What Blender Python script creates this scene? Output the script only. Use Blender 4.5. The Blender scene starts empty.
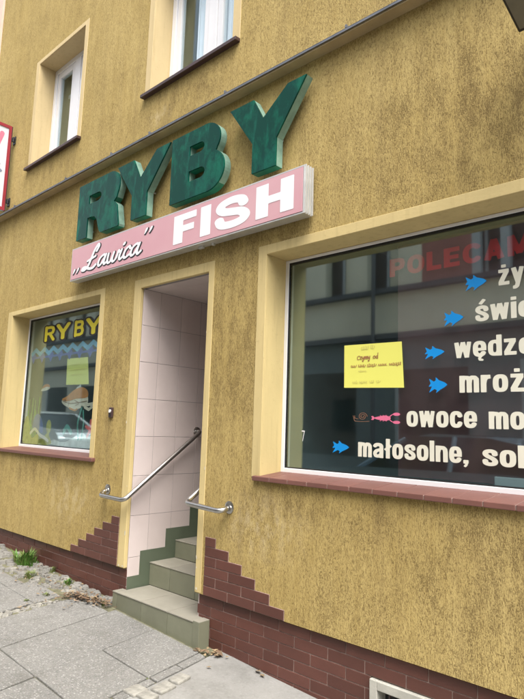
import bpy, math, random
from mathutils import Vector, Matrix, noise
from mathutils.geometry import tessellate_polygon
import numpy as np

# ------------------------------------------------------------------ camera, sky, sun, exposure
SC = bpy.context.scene
COL = SC.collection
cd = bpy.data.cameras.new('camera'); cam = bpy.data.objects.new('camera', cd); COL.objects.link(cam)
cd.sensor_fit = 'VERTICAL'; cd.sensor_height = 24.0; cd.sensor_width = 18.0
cd.lens = 573.0/699.0*24.0
cd.clip_start = 0.05; cd.clip_end = 600
R_ = Vector((0.73421343, 0.67818389, 0.03157912))
U_ = Vector((0.07012151, -0.12201558, 0.99004807))
F_ = Vector((-0.6752878, 0.72469221, 0.13714075))
cam.matrix_world = Matrix(((R_.x, U_.x, -F_.x, 0.0), (R_.y, U_.y, -F_.y, -2.8), (R_.z, U_.z, -F_.z, 1.6), (0, 0, 0, 1)))
SC.camera = cam

SUN_EL, SUN_AZ = math.radians(60), math.radians(122)      # soft overcast sun: from the street side, right of the camera
W = bpy.data.worlds.new('World'); SC.world = W; W.use_nodes = True
wn = W.node_tree.nodes; wl = W.node_tree.links
sky = wn.new('ShaderNodeTexSky'); sky.sky_type = 'NISHITA'; sky.sun_disc = False
sky.sun_elevation = SUN_EL; sky.sun_rotation = SUN_AZ; sky.air_density = 0.9; sky.dust_density = 5.0; sky.ozone_density = 0.4
hs = wn.new('ShaderNodeHueSaturation'); hs.inputs['Saturation'].default_value = 0.3
bg = wn['Background']; bg.inputs['Strength'].default_value = 0.15
wl.new(sky.outputs[0], hs.inputs['Color']); wl.new(hs.outputs[0], bg.inputs['Color'])
sd = bpy.data.lights.new('sun', 'SUN'); sd.energy = 1.5; sd.angle = math.radians(38); sd.color = (1.0, 0.95, 0.87)
sun = bpy.data.objects.new('sun', sd); COL.objects.link(sun)
sdir = Vector((math.sin(SUN_AZ)*math.cos(SUN_EL), math.cos(SUN_AZ)*math.cos(SUN_EL), math.sin(SUN_EL)))
sun.rotation_euler = sdir.to_track_quat('Z', 'Y').to_euler(); sun.location = (3, -6, 14)
vs = SC.view_settings
SC.display_settings.display_device = 'sRGB'
vs.view_transform = 'Standard'; vs.look = 'None'; vs.gamma = 1.0; vs.use_curve_mapping = False
vs.exposure = 1.3
SC.cycles.max_bounces = 10; SC.cycles.transparent_max_bounces = 16

rnd = random.Random(7)
PI = math.pi

# ------------------------------------------------------------------ node helpers and materials
class NT:
    def __init__(s, name):
        s.m = bpy.data.materials.new(name); s.m.use_nodes = True
        s.t = s.m.node_tree; s.n = s.t.nodes; s.l = s.t.links
        s.b = s.n['Principled BSDF']; s.out = s.n['Material Output']
        s.tc = s.n.new('ShaderNodeTexCoord')
    def mapped(s, scale, out='Object'):
        mp = s.n.new('ShaderNodeMapping'); mp.inputs['Scale'].default_value = scale
        s.l.new(s.tc.outputs[out], mp.inputs[0]); return mp.outputs[0]
    def noise(s, scale=(1, 1, 1), sc=1.0, detail=4, rough=0.55, dist=0.0):
        t = s.n.new('ShaderNodeTexNoise'); t.inputs['Scale'].default_value = sc
        t.inputs['Detail'].default_value = detail; t.inputs['Roughness'].default_value = rough
        t.inputs['Distortion'].default_value = dist
        s.l.new(s.mapped(scale), t.inputs['Vector']); return t.outputs[0]
    def voro(s, scale=(1, 1, 1), sc=1.0, out='Distance'):
        t = s.n.new('ShaderNodeTexVoronoi'); t.inputs['Scale'].default_value = sc
        s.l.new(s.mapped(scale), t.inputs['Vector']); return t.outputs[out]
    def ramp(s, fac, stops):
        r = s.n.new('ShaderNodeValToRGB'); e = r.color_ramp.elements
        while len(e) < len(stops): e.new(0.5)
        for i, (p, c) in enumerate(stops):
            e[i].position = p; e[i].color = (c, c, c, 1) if not isinstance(c, tuple) else (*c, 1)
        s.l.new(fac, r.inputs[0]); return r.outputs[0]
    def mix(s, fac, a, b, mode='MIX'):
        x = s.n.new('ShaderNodeMix'); x.data_type = 'RGBA'; x.blend_type = mode
        for v, k in ((fac, 0), (a, 6), (b, 7)):
            if hasattr(v, 'links'): s.l.new(v, x.inputs[k])
            elif k == 0: x.inputs[0].default_value = v
            else: x.inputs[k].default_value = (*v, 1)
        return x.outputs[2]
    def math(s, op, a, b=0.0):
        x = s.n.new('ShaderNodeMath'); x.operation = op
        for i, v in enumerate((a, b)):
            if hasattr(v, 'links'): s.l.new(v, x.inputs[i])
            else: x.inputs[i].default_value = v
        return x.outputs[0]
    def bump(s, h, strength=0.4, dist=0.01, prev=None):
        x = s.n.new('ShaderNodeBump'); x.inputs['Strength'].default_value = strength; x.inputs['Distance'].default_value = dist
        s.l.new(h, x.inputs['Height'])
        if prev: s.l.new(prev, x.inputs['Normal'])
        return x.outputs[0]
    def fin(s, col, rough=0.8, normal=None, metal=0.0, spec=0.5):
        for v, k in ((col, 'Base Color'), (rough, 'Roughness'), (metal, 'Metallic')):
            if hasattr(v, 'links'): s.l.new(v, s.b.inputs[k])
            elif k == 'Base Color': s.b.inputs[k].default_value = (*v, 1)
            else: s.b.inputs[k].default_value = v
        s.b.inputs['Specular IOR Level'].default_value = spec
        if normal: s.l.new(normal, s.b.inputs['Normal'])
        return s.m

def plain(name, col, rough=0.6, var=0.12, sc=8.0, metal=0.0, bump=0.0, spec=0.5):
    t = NT(name); n = t.noise((1, 1, 1), sc, 5)
    lo = tuple(c*(1-var) for c in col); hi = tuple(min(1, c*(1+var)) for c in col)
    c = t.mix(t.ramp(n, [(0.3, 0.0), (0.7, 1.0)]), lo, hi)
    nb = t.bump(t.noise((1, 1, 1), sc*12, 4), bump, 0.004) if bump else None
    return t.fin(c, rough, nb, metal, spec)

def plaster():
    t = NT('ochre_plaster')
    def spot(cx, cz, rx, rz):                   # a soft patch of grime with its own place on the facade
        mp = t.n.new('ShaderNodeMapping'); mp.vector_type = 'POINT'
        mp.inputs['Scale'].default_value = (1/rx, 0.001, 1/rz); mp.inputs['Location'].default_value = (-(cx+3)/rx, 0, -(cz-.1)/rz)
        t.l.new(t.tc.outputs['Object'], mp.inputs[0])
        ln = t.n.new('ShaderNodeVectorMath'); ln.operation = 'LENGTH'; t.l.new(mp.outputs[0], ln.inputs[0])
        return t.ramp(ln.outputs['Value'], [(0.15, 1.0), (1.0, 0.0)])
    def many(lst):
        a = None
        for q in lst:
            v = spot(*q); a = v if a is None else t.math('MAXIMUM', a, v)
        return a
    big = t.ramp(t.noise((0.9, 1, 0.7), 1.0, 5, 0.6), [(0.35, 0.0), (0.66, 1.0)])
    base = t.mix(big, (0.435, 0.318, 0.112), (0.53, 0.402, 0.162))
    streak = t.ramp(t.noise((16, 16, 1.5), 1.0, 5, 0.65), [(0.38, 0.0), (0.70, 1.0)])
    base = t.mix(t.math('MULTIPLY', streak, 0.38), base, (0.33, 0.225, 0.066))
    mid = t.ramp(t.noise((55, 55, 7), 1.0, 4, 0.65), [(0.42, 0.0), (0.68, 1.0)])
    base = t.mix(t.math('MULTIPLY', mid, 0.32), base, (0.64, 0.49, 0.20))
    # fine grooves dragged down the plaster, holding more dirt in some patches than in others
    f1 = t.noise((190, 190, 48), 1.0, 3, 0.6, 0.5)
    f0 = t.noise((70, 70, 20), 1.0, 4, 0.65, 0.4)
    f2 = t.noise((260, 260, 120), 1.0, 3, 0.6, 0.2)
    dirt = t.ramp(t.noise((1.5, 1, 1.0), 1.2, 6, 0.68), [(0.36, 0.0), (0.66, 1.0)])
    dirt2 = t.ramp(t.noise((9, 9, 3.2), 1.0, 5, 0.65), [(0.38, 0.0), (0.66, 1.0)])
    grime = many([(-2.93, 2.15, .42, 1.05), (-4.40, 2.05, .36, 0.95), (-1.0, 3.35, 1.1, .75), (-0.9, .95, .9, .40), (-2.9, 3.0, .9, .28), (-5.9, 4.42, .55, .2), (-3.6, 4.38, .65, .22), (-1.9, 1.12, 1.6, .16), (-5.6, 1.12, 1.2, .18)])
    den = t.math('ADD', t.math('MULTIPLY', dirt, 0.05), t.math('MULTIPLY', dirt2, 0.05))
    den = t.math('ADD', den, t.math('MULTIPLY', t.math('MULTIPLY', grime, dirt2), 0.07))
    den = t.math('ADD', den, t.math('MULTIPLY', t.math('SUBTRACT', f0, 0.5), 0.22))
    fl = t.math('MULTIPLY', t.ramp(t.math('ADD', f1, den), [(0.555, 0.0), (0.675, 1.0)]), 0.66)
    f3 = t.noise((210, 210, 120), 1.0, 3, 0.6, 0.3)
    pits = t.ramp(t.math('ADD', f3, den), [(0.62, 0.0), (0.70, 1.0)])
    fl = t.math('MAXIMUM', fl, t.math('MULTIPLY', pits, 0.78))
    soft = t.math('MULTIPLY', t.ramp(t.math('ADD', f0, t.math('MULTIPLY', dirt2, 0.06)), [(0.45, 0.0), (0.70, 1.0)]), 0.30)
    base = t.mix(soft, base, (0.28, 0.19, 0.065))
    col = t.mix(fl, base, (0.155, 0.102, 0.036))
    lt = t.ramp(f2, [(0.52, 0.0), (0.75, 1.0)])
    col = t.mix(t.math('MULTIPLY', lt, 0.30), col, (0.66, 0.51, 0.23))
    col = t.mix(t.math('MULTIPLY', grime, t.math('MULTIPLY', dirt2, 0.30)), col, (0.19, 0.13, 0.055))
    # rain run-off and a scoured pale patch
    run = t.ramp(t.noise((6.5, 6.5, 0.40), 1.0, 5, 0.62), [(0.54, 0.0), (0.72, 1.0)])
    col = t.mix(t.math('MULTIPLY', run, 0.26), col, (0.22, 0.155, 0.072))
    pale = t.math('MULTIPLY', many([(-2.55, .98, .45, .25), (-3.95, 4.3, .25, .1), (-5.0, .9, .5, .3)]), t.ramp(t.noise((12, 12, 8), 1.0, 5, 0.7), [(0.45, 0.0), (0.62, 1.0)]))
    col = t.mix(t.math('MULTIPLY', pale, 0.40), col, (0.66, 0.55, 0.36))
    n1 = t.bump(t.math('ADD', f1, t.math('MULTIPLY', pits, 0.35)), 0.9, -0.005)
    n2 = t.bump(f2, 0.35, 0.003, n1)
    return t.fin(col, 0.92, n2, 0, 0.2)

def trim(name, col, dark):
    t = NT(name)
    a = t.ramp(t.noise((2.5, 2.5, 1.2), 1.0, 5, 0.65), [(0.35, 0.0), (0.70, 1.0)])
    c = t.mix(a, tuple(x*.92 for x in col), tuple(min(1, x*1.06) for x in col))
    run = t.ramp(t.noise((22, 22, 1.4), 1.0, 5, 0.65), [(0.52, 0.0), (0.74, 1.0)])
    c = t.mix(t.math('MULTIPLY', run, 0.40), c, dark)
    sp = t.ramp(t.noise((30, 30, 30), 1.0, 5, 0.7), [(0.60, 0.0), (0.74, 1.0)])
    c = t.mix(t.math('MULTIPLY', sp, 0.45), c, dark)
    nb = t.bump(t.noise((60, 60, 60), 1.0, 4), 0.3, 0.003)
    return t.fin(c, 0.9, nb, 0, 0.2)

def concrete(name, lo, hi, speck=0.5, sc=1.0):
    t = NT(name)
    big = t.ramp(t.noise((1, 1, 1), 2.2*sc, 6, 0.6), [(0.3, 0.0), (0.7, 1.0)])
    c = t.mix(big, lo, hi)
    # exposed pebbles of two sizes in grey, brown and near white
    for k, (f, w) in enumerate(((150, .7), (70, .8))):
        d = t.ramp(t.voro((1, 1, 1), f*sc), [(0.25, 1.0), (0.5, 0.0)])
        cc = t.voro((1, 1, 1), f*sc, 'Color')
        pc = t.ramp(cc, [(0.15, (0.07, 0.068, 0.065)), (0.40, (0.20, 0.185, 0.16)), (0.62, (0.30, 0.29, 0.28)), (0.85, (0.44, 0.43, 0.41))])
        c = t.mix(t.math('MULTIPLY', d, speck*w), c, pc)
    st = t.ramp(t.noise((1, 1, 1), 5*sc, 5, 0.7), [(0.52, 0.0), (0.75, 1.0)])
    c = t.mix(t.math('MULTIPLY', st, 0.5), c, (0.105, 0.10, 0.086))
    st2 = t.ramp(t.noise((1, 1, 1), 17*sc, 4, 0.7), [(0.60, 0.0), (0.72, 1.0)])
    c = t.mix(t.math('MULTIPLY', st2, 0.30), c, (0.10, 0.095, 0.08))
    nb = t.bump(t.noise((1, 1, 1), 130*sc, 3), 0.6, 0.004)
    return t.fin(c, 0.9, nb, 0, 0.3)

def tile_mat(name, col, rough, var, sc, bump=0.15, spec=0.5, stain=None):
    t = NT(name); g = t.n.new('ShaderNodeNewGeometry')
    r = t.ramp(g.outputs['Random Per Island'], [(0.0, 0.0), (1.0, 1.0)])
    lo = tuple(c*(1-var) for c in col); hi = tuple(min(1, c*(1+var)) for c in col)
    c = t.mix(r, lo, hi)
    n = t.ramp(t.noise((1, 1, 1), sc, 6, 0.65), [(0.35, 0.0), (0.7, 1.0)])
    c = t.mix(t.math('MULTIPLY', n, 0.4), c, stain or tuple(x*0.72 for x in col))
    nb = t.bump(t.noise((1, 1, 1), sc*8, 4), bump, 0.003)
    return t.fin(c, rough, nb, 0, spec)

M = {}
M['plaster'] = plaster()
M['cream'] = trim('cream_render', (0.60, 0.475, 0.228), (0.36, 0.265, 0.12))
M['cream_up'] = trim('pale_upper_render', (0.61, 0.48, 0.265), (0.40, 0.30, 0.15))
M['chip'] = plain('bare_white_plaster', (0.60, 0.54, 0.40), 0.95, 0.15, 40, bump=0.3)
M['brick'] = tile_mat('maroon_clinker_tile', (0.112, 0.043, 0.032), 0.45, 0.20, 7, 0.3, 0.4, (0.068, 0.028, 0.022))
M['grout'] = plain('pale_grout', (0.28, 0.20, 0.172), 0.95, 0.35, 20, bump=0.2)
M['walltile'] = tile_mat('pinkish_white_wall_tile', (0.64, 0.555, 0.53), 0.28, 0.05, 3.5, 0.05, 0.5, (0.53, 0.45, 0.425))
M['walltile_grout'] = plain('grey_tile_grout', (0.22, 0.20, 0.20), 0.95, 0.1)
M['skirt'] = plain('dark_green_tile', (0.105, 0.130, 0.088), 0.4, 0.12, 4)
M['riser'] = tile_mat('olive_grey_tile', (0.190, 0.194, 0.135), 0.42, 0.10, 6, 0.1, 0.5, (0.125, 0.125, 0.085))
M['tread'] = tile_mat('worn_beige_tile', (0.275, 0.258, 0.212), 0.6, 0.09, 7, 0.2, 0.4, (0.165, 0.158, 0.125))
M['dark_gap'] = plain('dark_tile_joint', (0.07, 0.065, 0.055), 0.95, 0.1)
M['sill_tile'] = tile_mat('red_brown_sill_tile', (0.170, 0.072, 0.057), 0.5, 0.12, 7, 0.15, 0.5, (0.115, 0.055, 0.047))
M['sill_metal'] = plain('dark_brown_painted_metal', (0.055, 0.030, 0.028), 0.4, 0.2, 10)
M['pvc'] = plain('white_window_plastic', (0.80, 0.80, 0.82), 0.35, 0.02, 5)
M['gasket'] = plain('black_rubber_gasket', (0.012, 0.012, 0.012), 0.6)
M['flashing'] = plain('grey_sheet_metal', (0.16, 0.17, 0.19), 0.45, 0.25, 9, 0.5)
M['ledge'] = plain('weathered_ledge_paint', (0.33, 0.25, 0.13), 0.9, 0.18, 5, bump=0.2)
M['steel'] = plain('brushed_steel', (0.52, 0.51, 0.49), 0.28, 0.08, 30, 1.0)
M['alu'] = plain('aged_aluminium', (0.62, 0.62, 0.60), 0.42, 0.1, 12, 0.6)
M['black'] = plain('black_plastic', (0.015, 0.015, 0.017), 0.45)
M['lampgrey'] = plain('grey_brown_lamp_casing', (0.15, 0.14, 0.105), 0.5, 0.15, 8)
M['white'] = plain('white_film', (0.82, 0.82, 0.84), 0.35, 0.02)
M['cream_letter'] = plain('cream_vinyl_letter', (0.74, 0.72, 0.60), 0.5, 0.03)
M['red_letter'] = plain('red_vinyl_letter', (0.80, 0.02, 0.022), 0.5, 0.08)
M['blue'] = plain('blue_vinyl', (0.0, 0.27, 0.72), 0.5, 0.05)
M['blue_dark'] = plain('deep_blue_paint', (0.03, 0.07, 0.36), 0.6, 0.25, 12)
M['blue_light'] = plain('light_blue_paint', (0.10, 0.36, 0.55), 0.6, 0.2, 12)
M['pink_v'] = plain('pink_vinyl', (0.72, 0.16, 0.28), 0.5, 0.05)
M['brown_v'] = plain('brown_outline_vinyl', (0.20, 0.10, 0.06), 0.5, 0.05)
M['yellow_letter'] = plain('yellow_paint', (0.80, 0.70, 0.03), 0.5, 0.06)
M['note'] = plain('yellow_note_paper', (0.80, 0.78, 0.16), 0.8, 0.02, 2)
M['note_pale'] = plain('pale_yellow_note_paper', (0.66, 0.68, 0.20), 0.8, 0.02, 2)
M['ink'] = plain('faded_red_ink', (0.34, 0.16, 0.06), 0.8)
M['ink_faint'] = plain('pale_pencil', (0.60, 0.55, 0.16), 0.8)
M['orange'] = plain('orange_brown_paint', (0.46, 0.20, 0.05), 0.6, 0.2, 14)
M['offwhite'] = plain('off_white_paint', (0.60, 0.56, 0.45), 0.6, 0.12, 14)
M['teal'] = plain('teal_paint', (0.07, 0.27, 0.22), 0.6, 0.2, 14)
M['reed'] = plain('reed_green_paint', (0.16, 0.36, 0.06), 0.6, 0.3, 14)
M['olive'] = plain('olive_yellow_paint', (0.36, 0.36, 0.08), 0.6, 0.3, 18)
M['navy'] = plain('grey_blue_paint', (0.11, 0.15, 0.30), 0.6, 0.2)
M['coral'] = plain('coral_red_paint', (0.66, 0.13, 0.12), 0.6, 0.2, 14)
M['stone_w'] = plain('pale_grey_paint', (0.45, 0.50, 0.48), 0.6, 0.25, 14)
M['maroon'] = plain('maroon_backing_sheet', (0.16, 0.072, 0.074), 0.7, 0.1, 2)
M['room'] = plain('dim_shop_interior', (0.36, 0.42, 0.43), 0.9, 0.2, 1)
M['room_w'] = plain('pale_room_wall', (0.45, 0.42, 0.33), 0.9, 0.1, 1)
M['curtain'] = plain('pale_net_curtain', (0.88, 0.90, 0.95), 0.9, 0.03, 3)
M['boxgrey'] = plain('pale_grey_plastic_tub', (0.45, 0.50, 0.52), 0.5, 0.05)
M['door_dark'] = plain('dark_brown_door', (0.06, 0.04, 0.03), 0.5, 0.2)
M['slab'] = concrete('exposed_aggregate_slab', (0.140, 0.138, 0.130), (0.20, 0.197, 0.184), 0.65, 1.0)
M['patch'] = concrete('pale_concrete_patch', (0.20, 0.197, 0.186), (0.275, 0.27, 0.254), 0.15, 0.7)
M['soil'] = plain('mossy_joint_soil', (0.13, 0.125, 0.075), 0.95, 0.35, 14, bump=0.4)
M['setts'] = plain('pale_stone_sett', (0.255, 0.245, 0.215), 0.85, 0.3, 30, bump=0.5)
M['asphalt'] = concrete('asphalt', (0.05, 0.05, 0.052), (0.08, 0.08, 0.08), 0.3, 1.0)
M['pink_house'] = plain('pale_pink_render', (0.62, 0.48, 0.40), 0.9, 0.08, 2, bump=0.2)
M['opp_wall'] = plain('grey_beige_render', (0.72, 0.68, 0.56), 0.9, 0.12, 0.6)
M['opp_low'] = plain('grey_ground_floor_render', (0.17, 0.20, 0.215), 0.9, 0.15, 0.6)
M['opp_ledge'] = plain('dark_grey_ledge', (0.10, 0.10, 0.115), 0.7, 0.1, 2)
M['opp_red'] = plain('dull_red_panel', (0.36, 0.16, 0.14), 0.8, 0.1, 2)
M['opp_pale'] = plain('pale_window_post', (0.45, 0.48, 0.52), 0.7, 0.05, 2)
M['opp_glass'] = plain('dark_brown_window', (0.06, 0.042, 0.038), 0.5, 0.2, 1)
M['tyre'] = plain('tyre_rubber', (0.02, 0.02, 0.02), 0.85)
M['carglass'] = plain('dark_car_glass', (0.015, 0.02, 0.022), 0.05)
M['rustpaint'] = plain('cellar_frame_concrete', (0.42, 0.41, 0.36), 0.9, 0.15, 9, bump=0.3)

def sign_face():
    t = NT('green_acrylic_letter_face')
    a = t.ramp(t.noise((6, 6, 3.2), 1.0, 6, 0.7, 0.4), [(0.46, 0.0), (0.64, 1.0)])
    c = t.mix(a, (0.0015, 0.045, 0.032), (0.004, 0.118, 0.072))
    b = t.ramp(t.noise((14, 14, 3.5), 1.0, 4, 0.6, 0.6), [(0.58, 0.0), (0.74, 1.0)])
    c = t.mix(t.math('MULTIPLY', b, 0.35), c, (0.016, 0.19, 0.13))
    d = t.ramp(t.noise((2.5, 2.5, 2.0), 1.0, 3), [(0.5, 0.0), (0.7, 1.0)])
    c = t.mix(t.math('MULTIPLY', d, 0.4), c, (0.008, 0.045, 0.05))
    return t.fin(c, t.math('ADD', t.math('MULTIPLY', a, 0.12), 0.14), None, 0, 0.14)
M['green'] = sign_face()
M['green_side'] = plain('shaded_green_letter_return', (0.012, 0.16, 0.095), 0.35, 0.25, 8)
M['sage'] = plain('lit_sage_letter_return', (0.17, 0.285, 0.225), 0.45, 0.3, 10)  # pale copy of the return colour, with the light painted in
def pink_panel():
    t = NT('faded_pink_panel')
    a = t.ramp(t.noise((1.6, 1, 2.0), 1.0, 3), [(0.3, 0.0), (0.7, 1.0)])
    c = t.mix(a, (0.57, 0.295, 0.335), (0.62, 0.365, 0.395))
    return t.fin(c, 0.32, None, 0, 0.5)
M['pink'] = pink_panel()

def glass(name, base, refl, tint):
    t = NT(name); t.n.remove(t.b)
    tr = t.n.new('ShaderNodeBsdfTransparent'); tr.inputs[0].default_value = (*tint, 1)
    gl = t.n.new('ShaderNodeBsdfGlossy'); gl.inputs['Roughness'].default_value = 0.03
    gl.inputs['Color'].default_value = (0.80, 0.97, 1.0, 1)
    lwt = t.n.new('ShaderNodeLayerWeight'); lwt.inputs[0].default_value = 0.5
    fr = t.math('ADD', t.math('MULTIPLY', t.math('POWER', lwt.outputs['Facing'], 5.0), 0.96), 0.04)
    mx = t.n.new('ShaderNodeMixShader')
    nb = t.bump(t.noise((1, 1, 1), 1.1, 2), 0.02, 0.02); t.l.new(nb, gl.inputs['Normal'])
    f = t.math('MINIMUM', t.math('ADD', t.math('MULTIPLY', fr, refl), base), 0.9)
    t.l.new(f, mx.inputs[0]); t.l.new(tr.outputs[0], mx.inputs[1]); t.l.new(gl.outputs[0], mx.inputs[2])
    t.l.new(mx.outputs[0], t.out.inputs['Surface']); return t.m
M['glass'] = glass('shop_glass', 0.135, 1.5, (0.90, 0.96, 0.96))
M['glass_thin'] = glass('painted_window_glass', 0.10, 1.0, (0.93, 0.97, 0.97))
M['glass_up'] = glass('upper_window_glass', 0.04, 1.0, (0.94, 0.97, 0.98))

def car_paint(name, col):
    t = NT(name); m = t.fin(col, 0.25, None, 0.3, 0.5); t.b.inputs['Coat Weight'].default_value = 0.8
    t.b.inputs['Coat Roughness'].default_value = 0.05; return m
M['car_navy'] = car_paint('blue_grey_car_paint', (0.17, 0.24, 0.32))
M['car_silver'] = car_paint('silver_car_paint', (0.78, 0.80, 0.82))
M['leaf_dry'] = plain('dry_brown_leaf', (0.15, 0.095, 0.055), 0.8, 0.5, 9)
M['leaf_tan'] = plain('dry_tan_leaf', (0.24, 0.175, 0.10), 0.8, 0.45, 9)
M['grass'] = plain('fresh_grass_blade', (0.085, 0.19, 0.028), 0.6, 0.35, 12)
M['grass_dull'] = plain('dull_weed_leaf', (0.15, 0.19, 0.05), 0.7, 0.35, 12)
M['rubble'] = concrete('broken_concrete', (0.14, 0.135, 0.12), (0.25, 0.242, 0.22), 0.4, 2.0)

# ------------------------------------------------------------------ mesh helpers
BASE = {}                                  # world location of each object origin
def tag(o, label=None, cat=None, group=None, kind=None):
    if label: o['label'] = label
    if cat: o['category'] = cat
    if group: o['group'] = group
    if kind: o['kind'] = kind
    return o
def thing(name, label, cat, loc, group=None):
    o = bpy.data.objects.new(name, None); COL.objects.link(o); o.location = loc
    o.empty_display_size = 0.1
    BASE[o] = Vector(loc); return tag(o, label, cat, group)

class MB:
    def __init__(s): s.v = []; s.f = []; s.m = []
    def face(s, pts, mi=0):
        n = len(s.v); s.v += [tuple(p) for p in pts]; s.f.append(tuple(range(n, n+len(pts)))); s.m.append(mi); return s
    def box(s, a, b, mi=0):
        x0, y0, z0 = (min(a[i], b[i]) for i in range(3)); x1, y1, z1 = (max(a[i], b[i]) for i in range(3))
        n = len(s.v)
        s.v += [(x0,y0,z0),(x1,y0,z0),(x1,y1,z0),(x0,y1,z0),(x0,y0,z1),(x1,y0,z1),(x1,y1,z1),(x0,y1,z1)]
        for q in ((0,3,2,1),(4,5,6,7),(0,1,5,4),(1,2,6,5),(2,3,7,6),(3,0,4,7)):
            s.f.append(tuple(n+i for i in q)); s.m.append(mi)
        return s
    def hexa(s, p, mi=0):                  # eight corners: bottom ring, top ring
        n = len(s.v); s.v += [tuple(q) for q in p]
        for q in ((0,3,2,1),(4,5,6,7),(0,1,5,4),(1,2,6,5),(2,3,7,6),(3,0,4,7)):
            s.f.append(tuple(n+i for i in q)); s.m.append(mi)
        return s
    def tube(s, pts, r, seg=14, mi=0, closed_ends=True):
        pts = [Vector(p) for p in pts]; rings = []
        up = Vector((0.13, 0.21, 0.97))
        prev = None
        for i, p in enumerate(pts):
            d = (pts[min(i+1, len(pts)-1)] - pts[max(i-1, 0)]).normalized()
            if prev is None: a = d.cross(up).normalized()
            else: a = (prev - d*prev.dot(d)).normalized()
            prev = a; b = d.cross(a)
            rr = r[i] if isinstance(r, (list, tuple)) else r
            n = len(s.v); rings.append(n)
            for k in range(seg):
                t = 2*PI*k/seg; s.v.append(tuple(p + a*math.cos(t)*rr + b*math.sin(t)*rr))
        for i in range(len(rings)-1):
            for k in range(seg):
                k2 = (k+1) % seg
                s.f.append((rings[i]+k, rings[i]+k2, rings[i+1]+k2, rings[i+1]+k)); s.m.append(mi)
        if closed_ends:
            s.f.append(tuple(rings[0]+k for k in reversed(range(seg)))); s.m.append(mi)
            s.f.append(tuple(rings[-1]+k for k in range(seg))); s.m.append(mi)
        return s
    def build(s, name, mats, parent=None, bevel=0.0, smooth=False, label=None, seg=2):
        me = bpy.data.meshes.new(name)
        off = BASE[parent] if parent else Vector((0, 0, 0))
        me.from_pydata([tuple(Vector(v)-off) for v in s.v], [], s.f)
        mats = mats if isinstance(mats, (list, tuple)) else [mats]
        for m in mats: me.materials.append(M[m] if isinstance(m, str) else m)
        me.polygons.foreach_set('material_index', s.m)
        if smooth: me.polygons.foreach_set('use_smooth', [True]*len(s.f))
        me.update()
        o = bpy.data.objects.new(name, me); COL.objects.link(o)
        BASE[o] = off.copy()
        if parent: o.parent = parent
        if bevel:
            b = o.modifiers.new('bevel', 'BEVEL'); b.width = bevel; b.segments = seg; b.limit_method = 'ANGLE'; b.angle_limit = math.radians(50)
        if label: o['label'] = label
        return o
def solo(mb, name, mats, label, cat, loc, group=None, kind=None, **kw):   # a thing that is one mesh, origin at loc
    e = type('P', (), {})(); BASE[e] = Vector(loc)
    o = None
    off = Vector(loc); mb.v = [tuple(Vector(v)-off) for v in mb.v]
    o = mb.build(name, mats, None, **kw); o.location = loc; BASE[o] = off
    return tag(o, label, cat, group, kind)

def catmull(p, n=8, closed=False):
    out = []; P = [Vector((a, b)) for a, b in p]; N = len(P)
    for i in range(N if closed else N-1):
        p0 = P[(i-1) % N] if closed or i > 0 else P[i]*2-P[i+1]
        p1 = P[i]; p2 = P[(i+1) % N]
        p3 = P[(i+2) % N] if closed or i+2 < N else p2*2-p1
        for k in range(n):
            t = k/n
            q = 0.5*((2*p1) + (p2-p0)*t + (2*p0-5*p1+4*p2-p3)*t*t + (3*p1-p0-3*p2+p3)*t**3)
            out.append((q.x, q.y))
    if not closed: out.append((P[-1].x, P[-1].y))
    return out
def ell(cx, cy, rx, ry, a0, a1, n=20, pw=2.0):
    o = []
    for k in range(n+1):
        t = math.radians(a0+(a1-a0)*k/n); c, s_ = math.cos(t), math.sin(t)
        o.append((cx+rx*math.copysign(abs(c)**(2/pw), c), cy+ry*math.copysign(abs(s_)**(2/pw), s_)))
    return o

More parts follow.
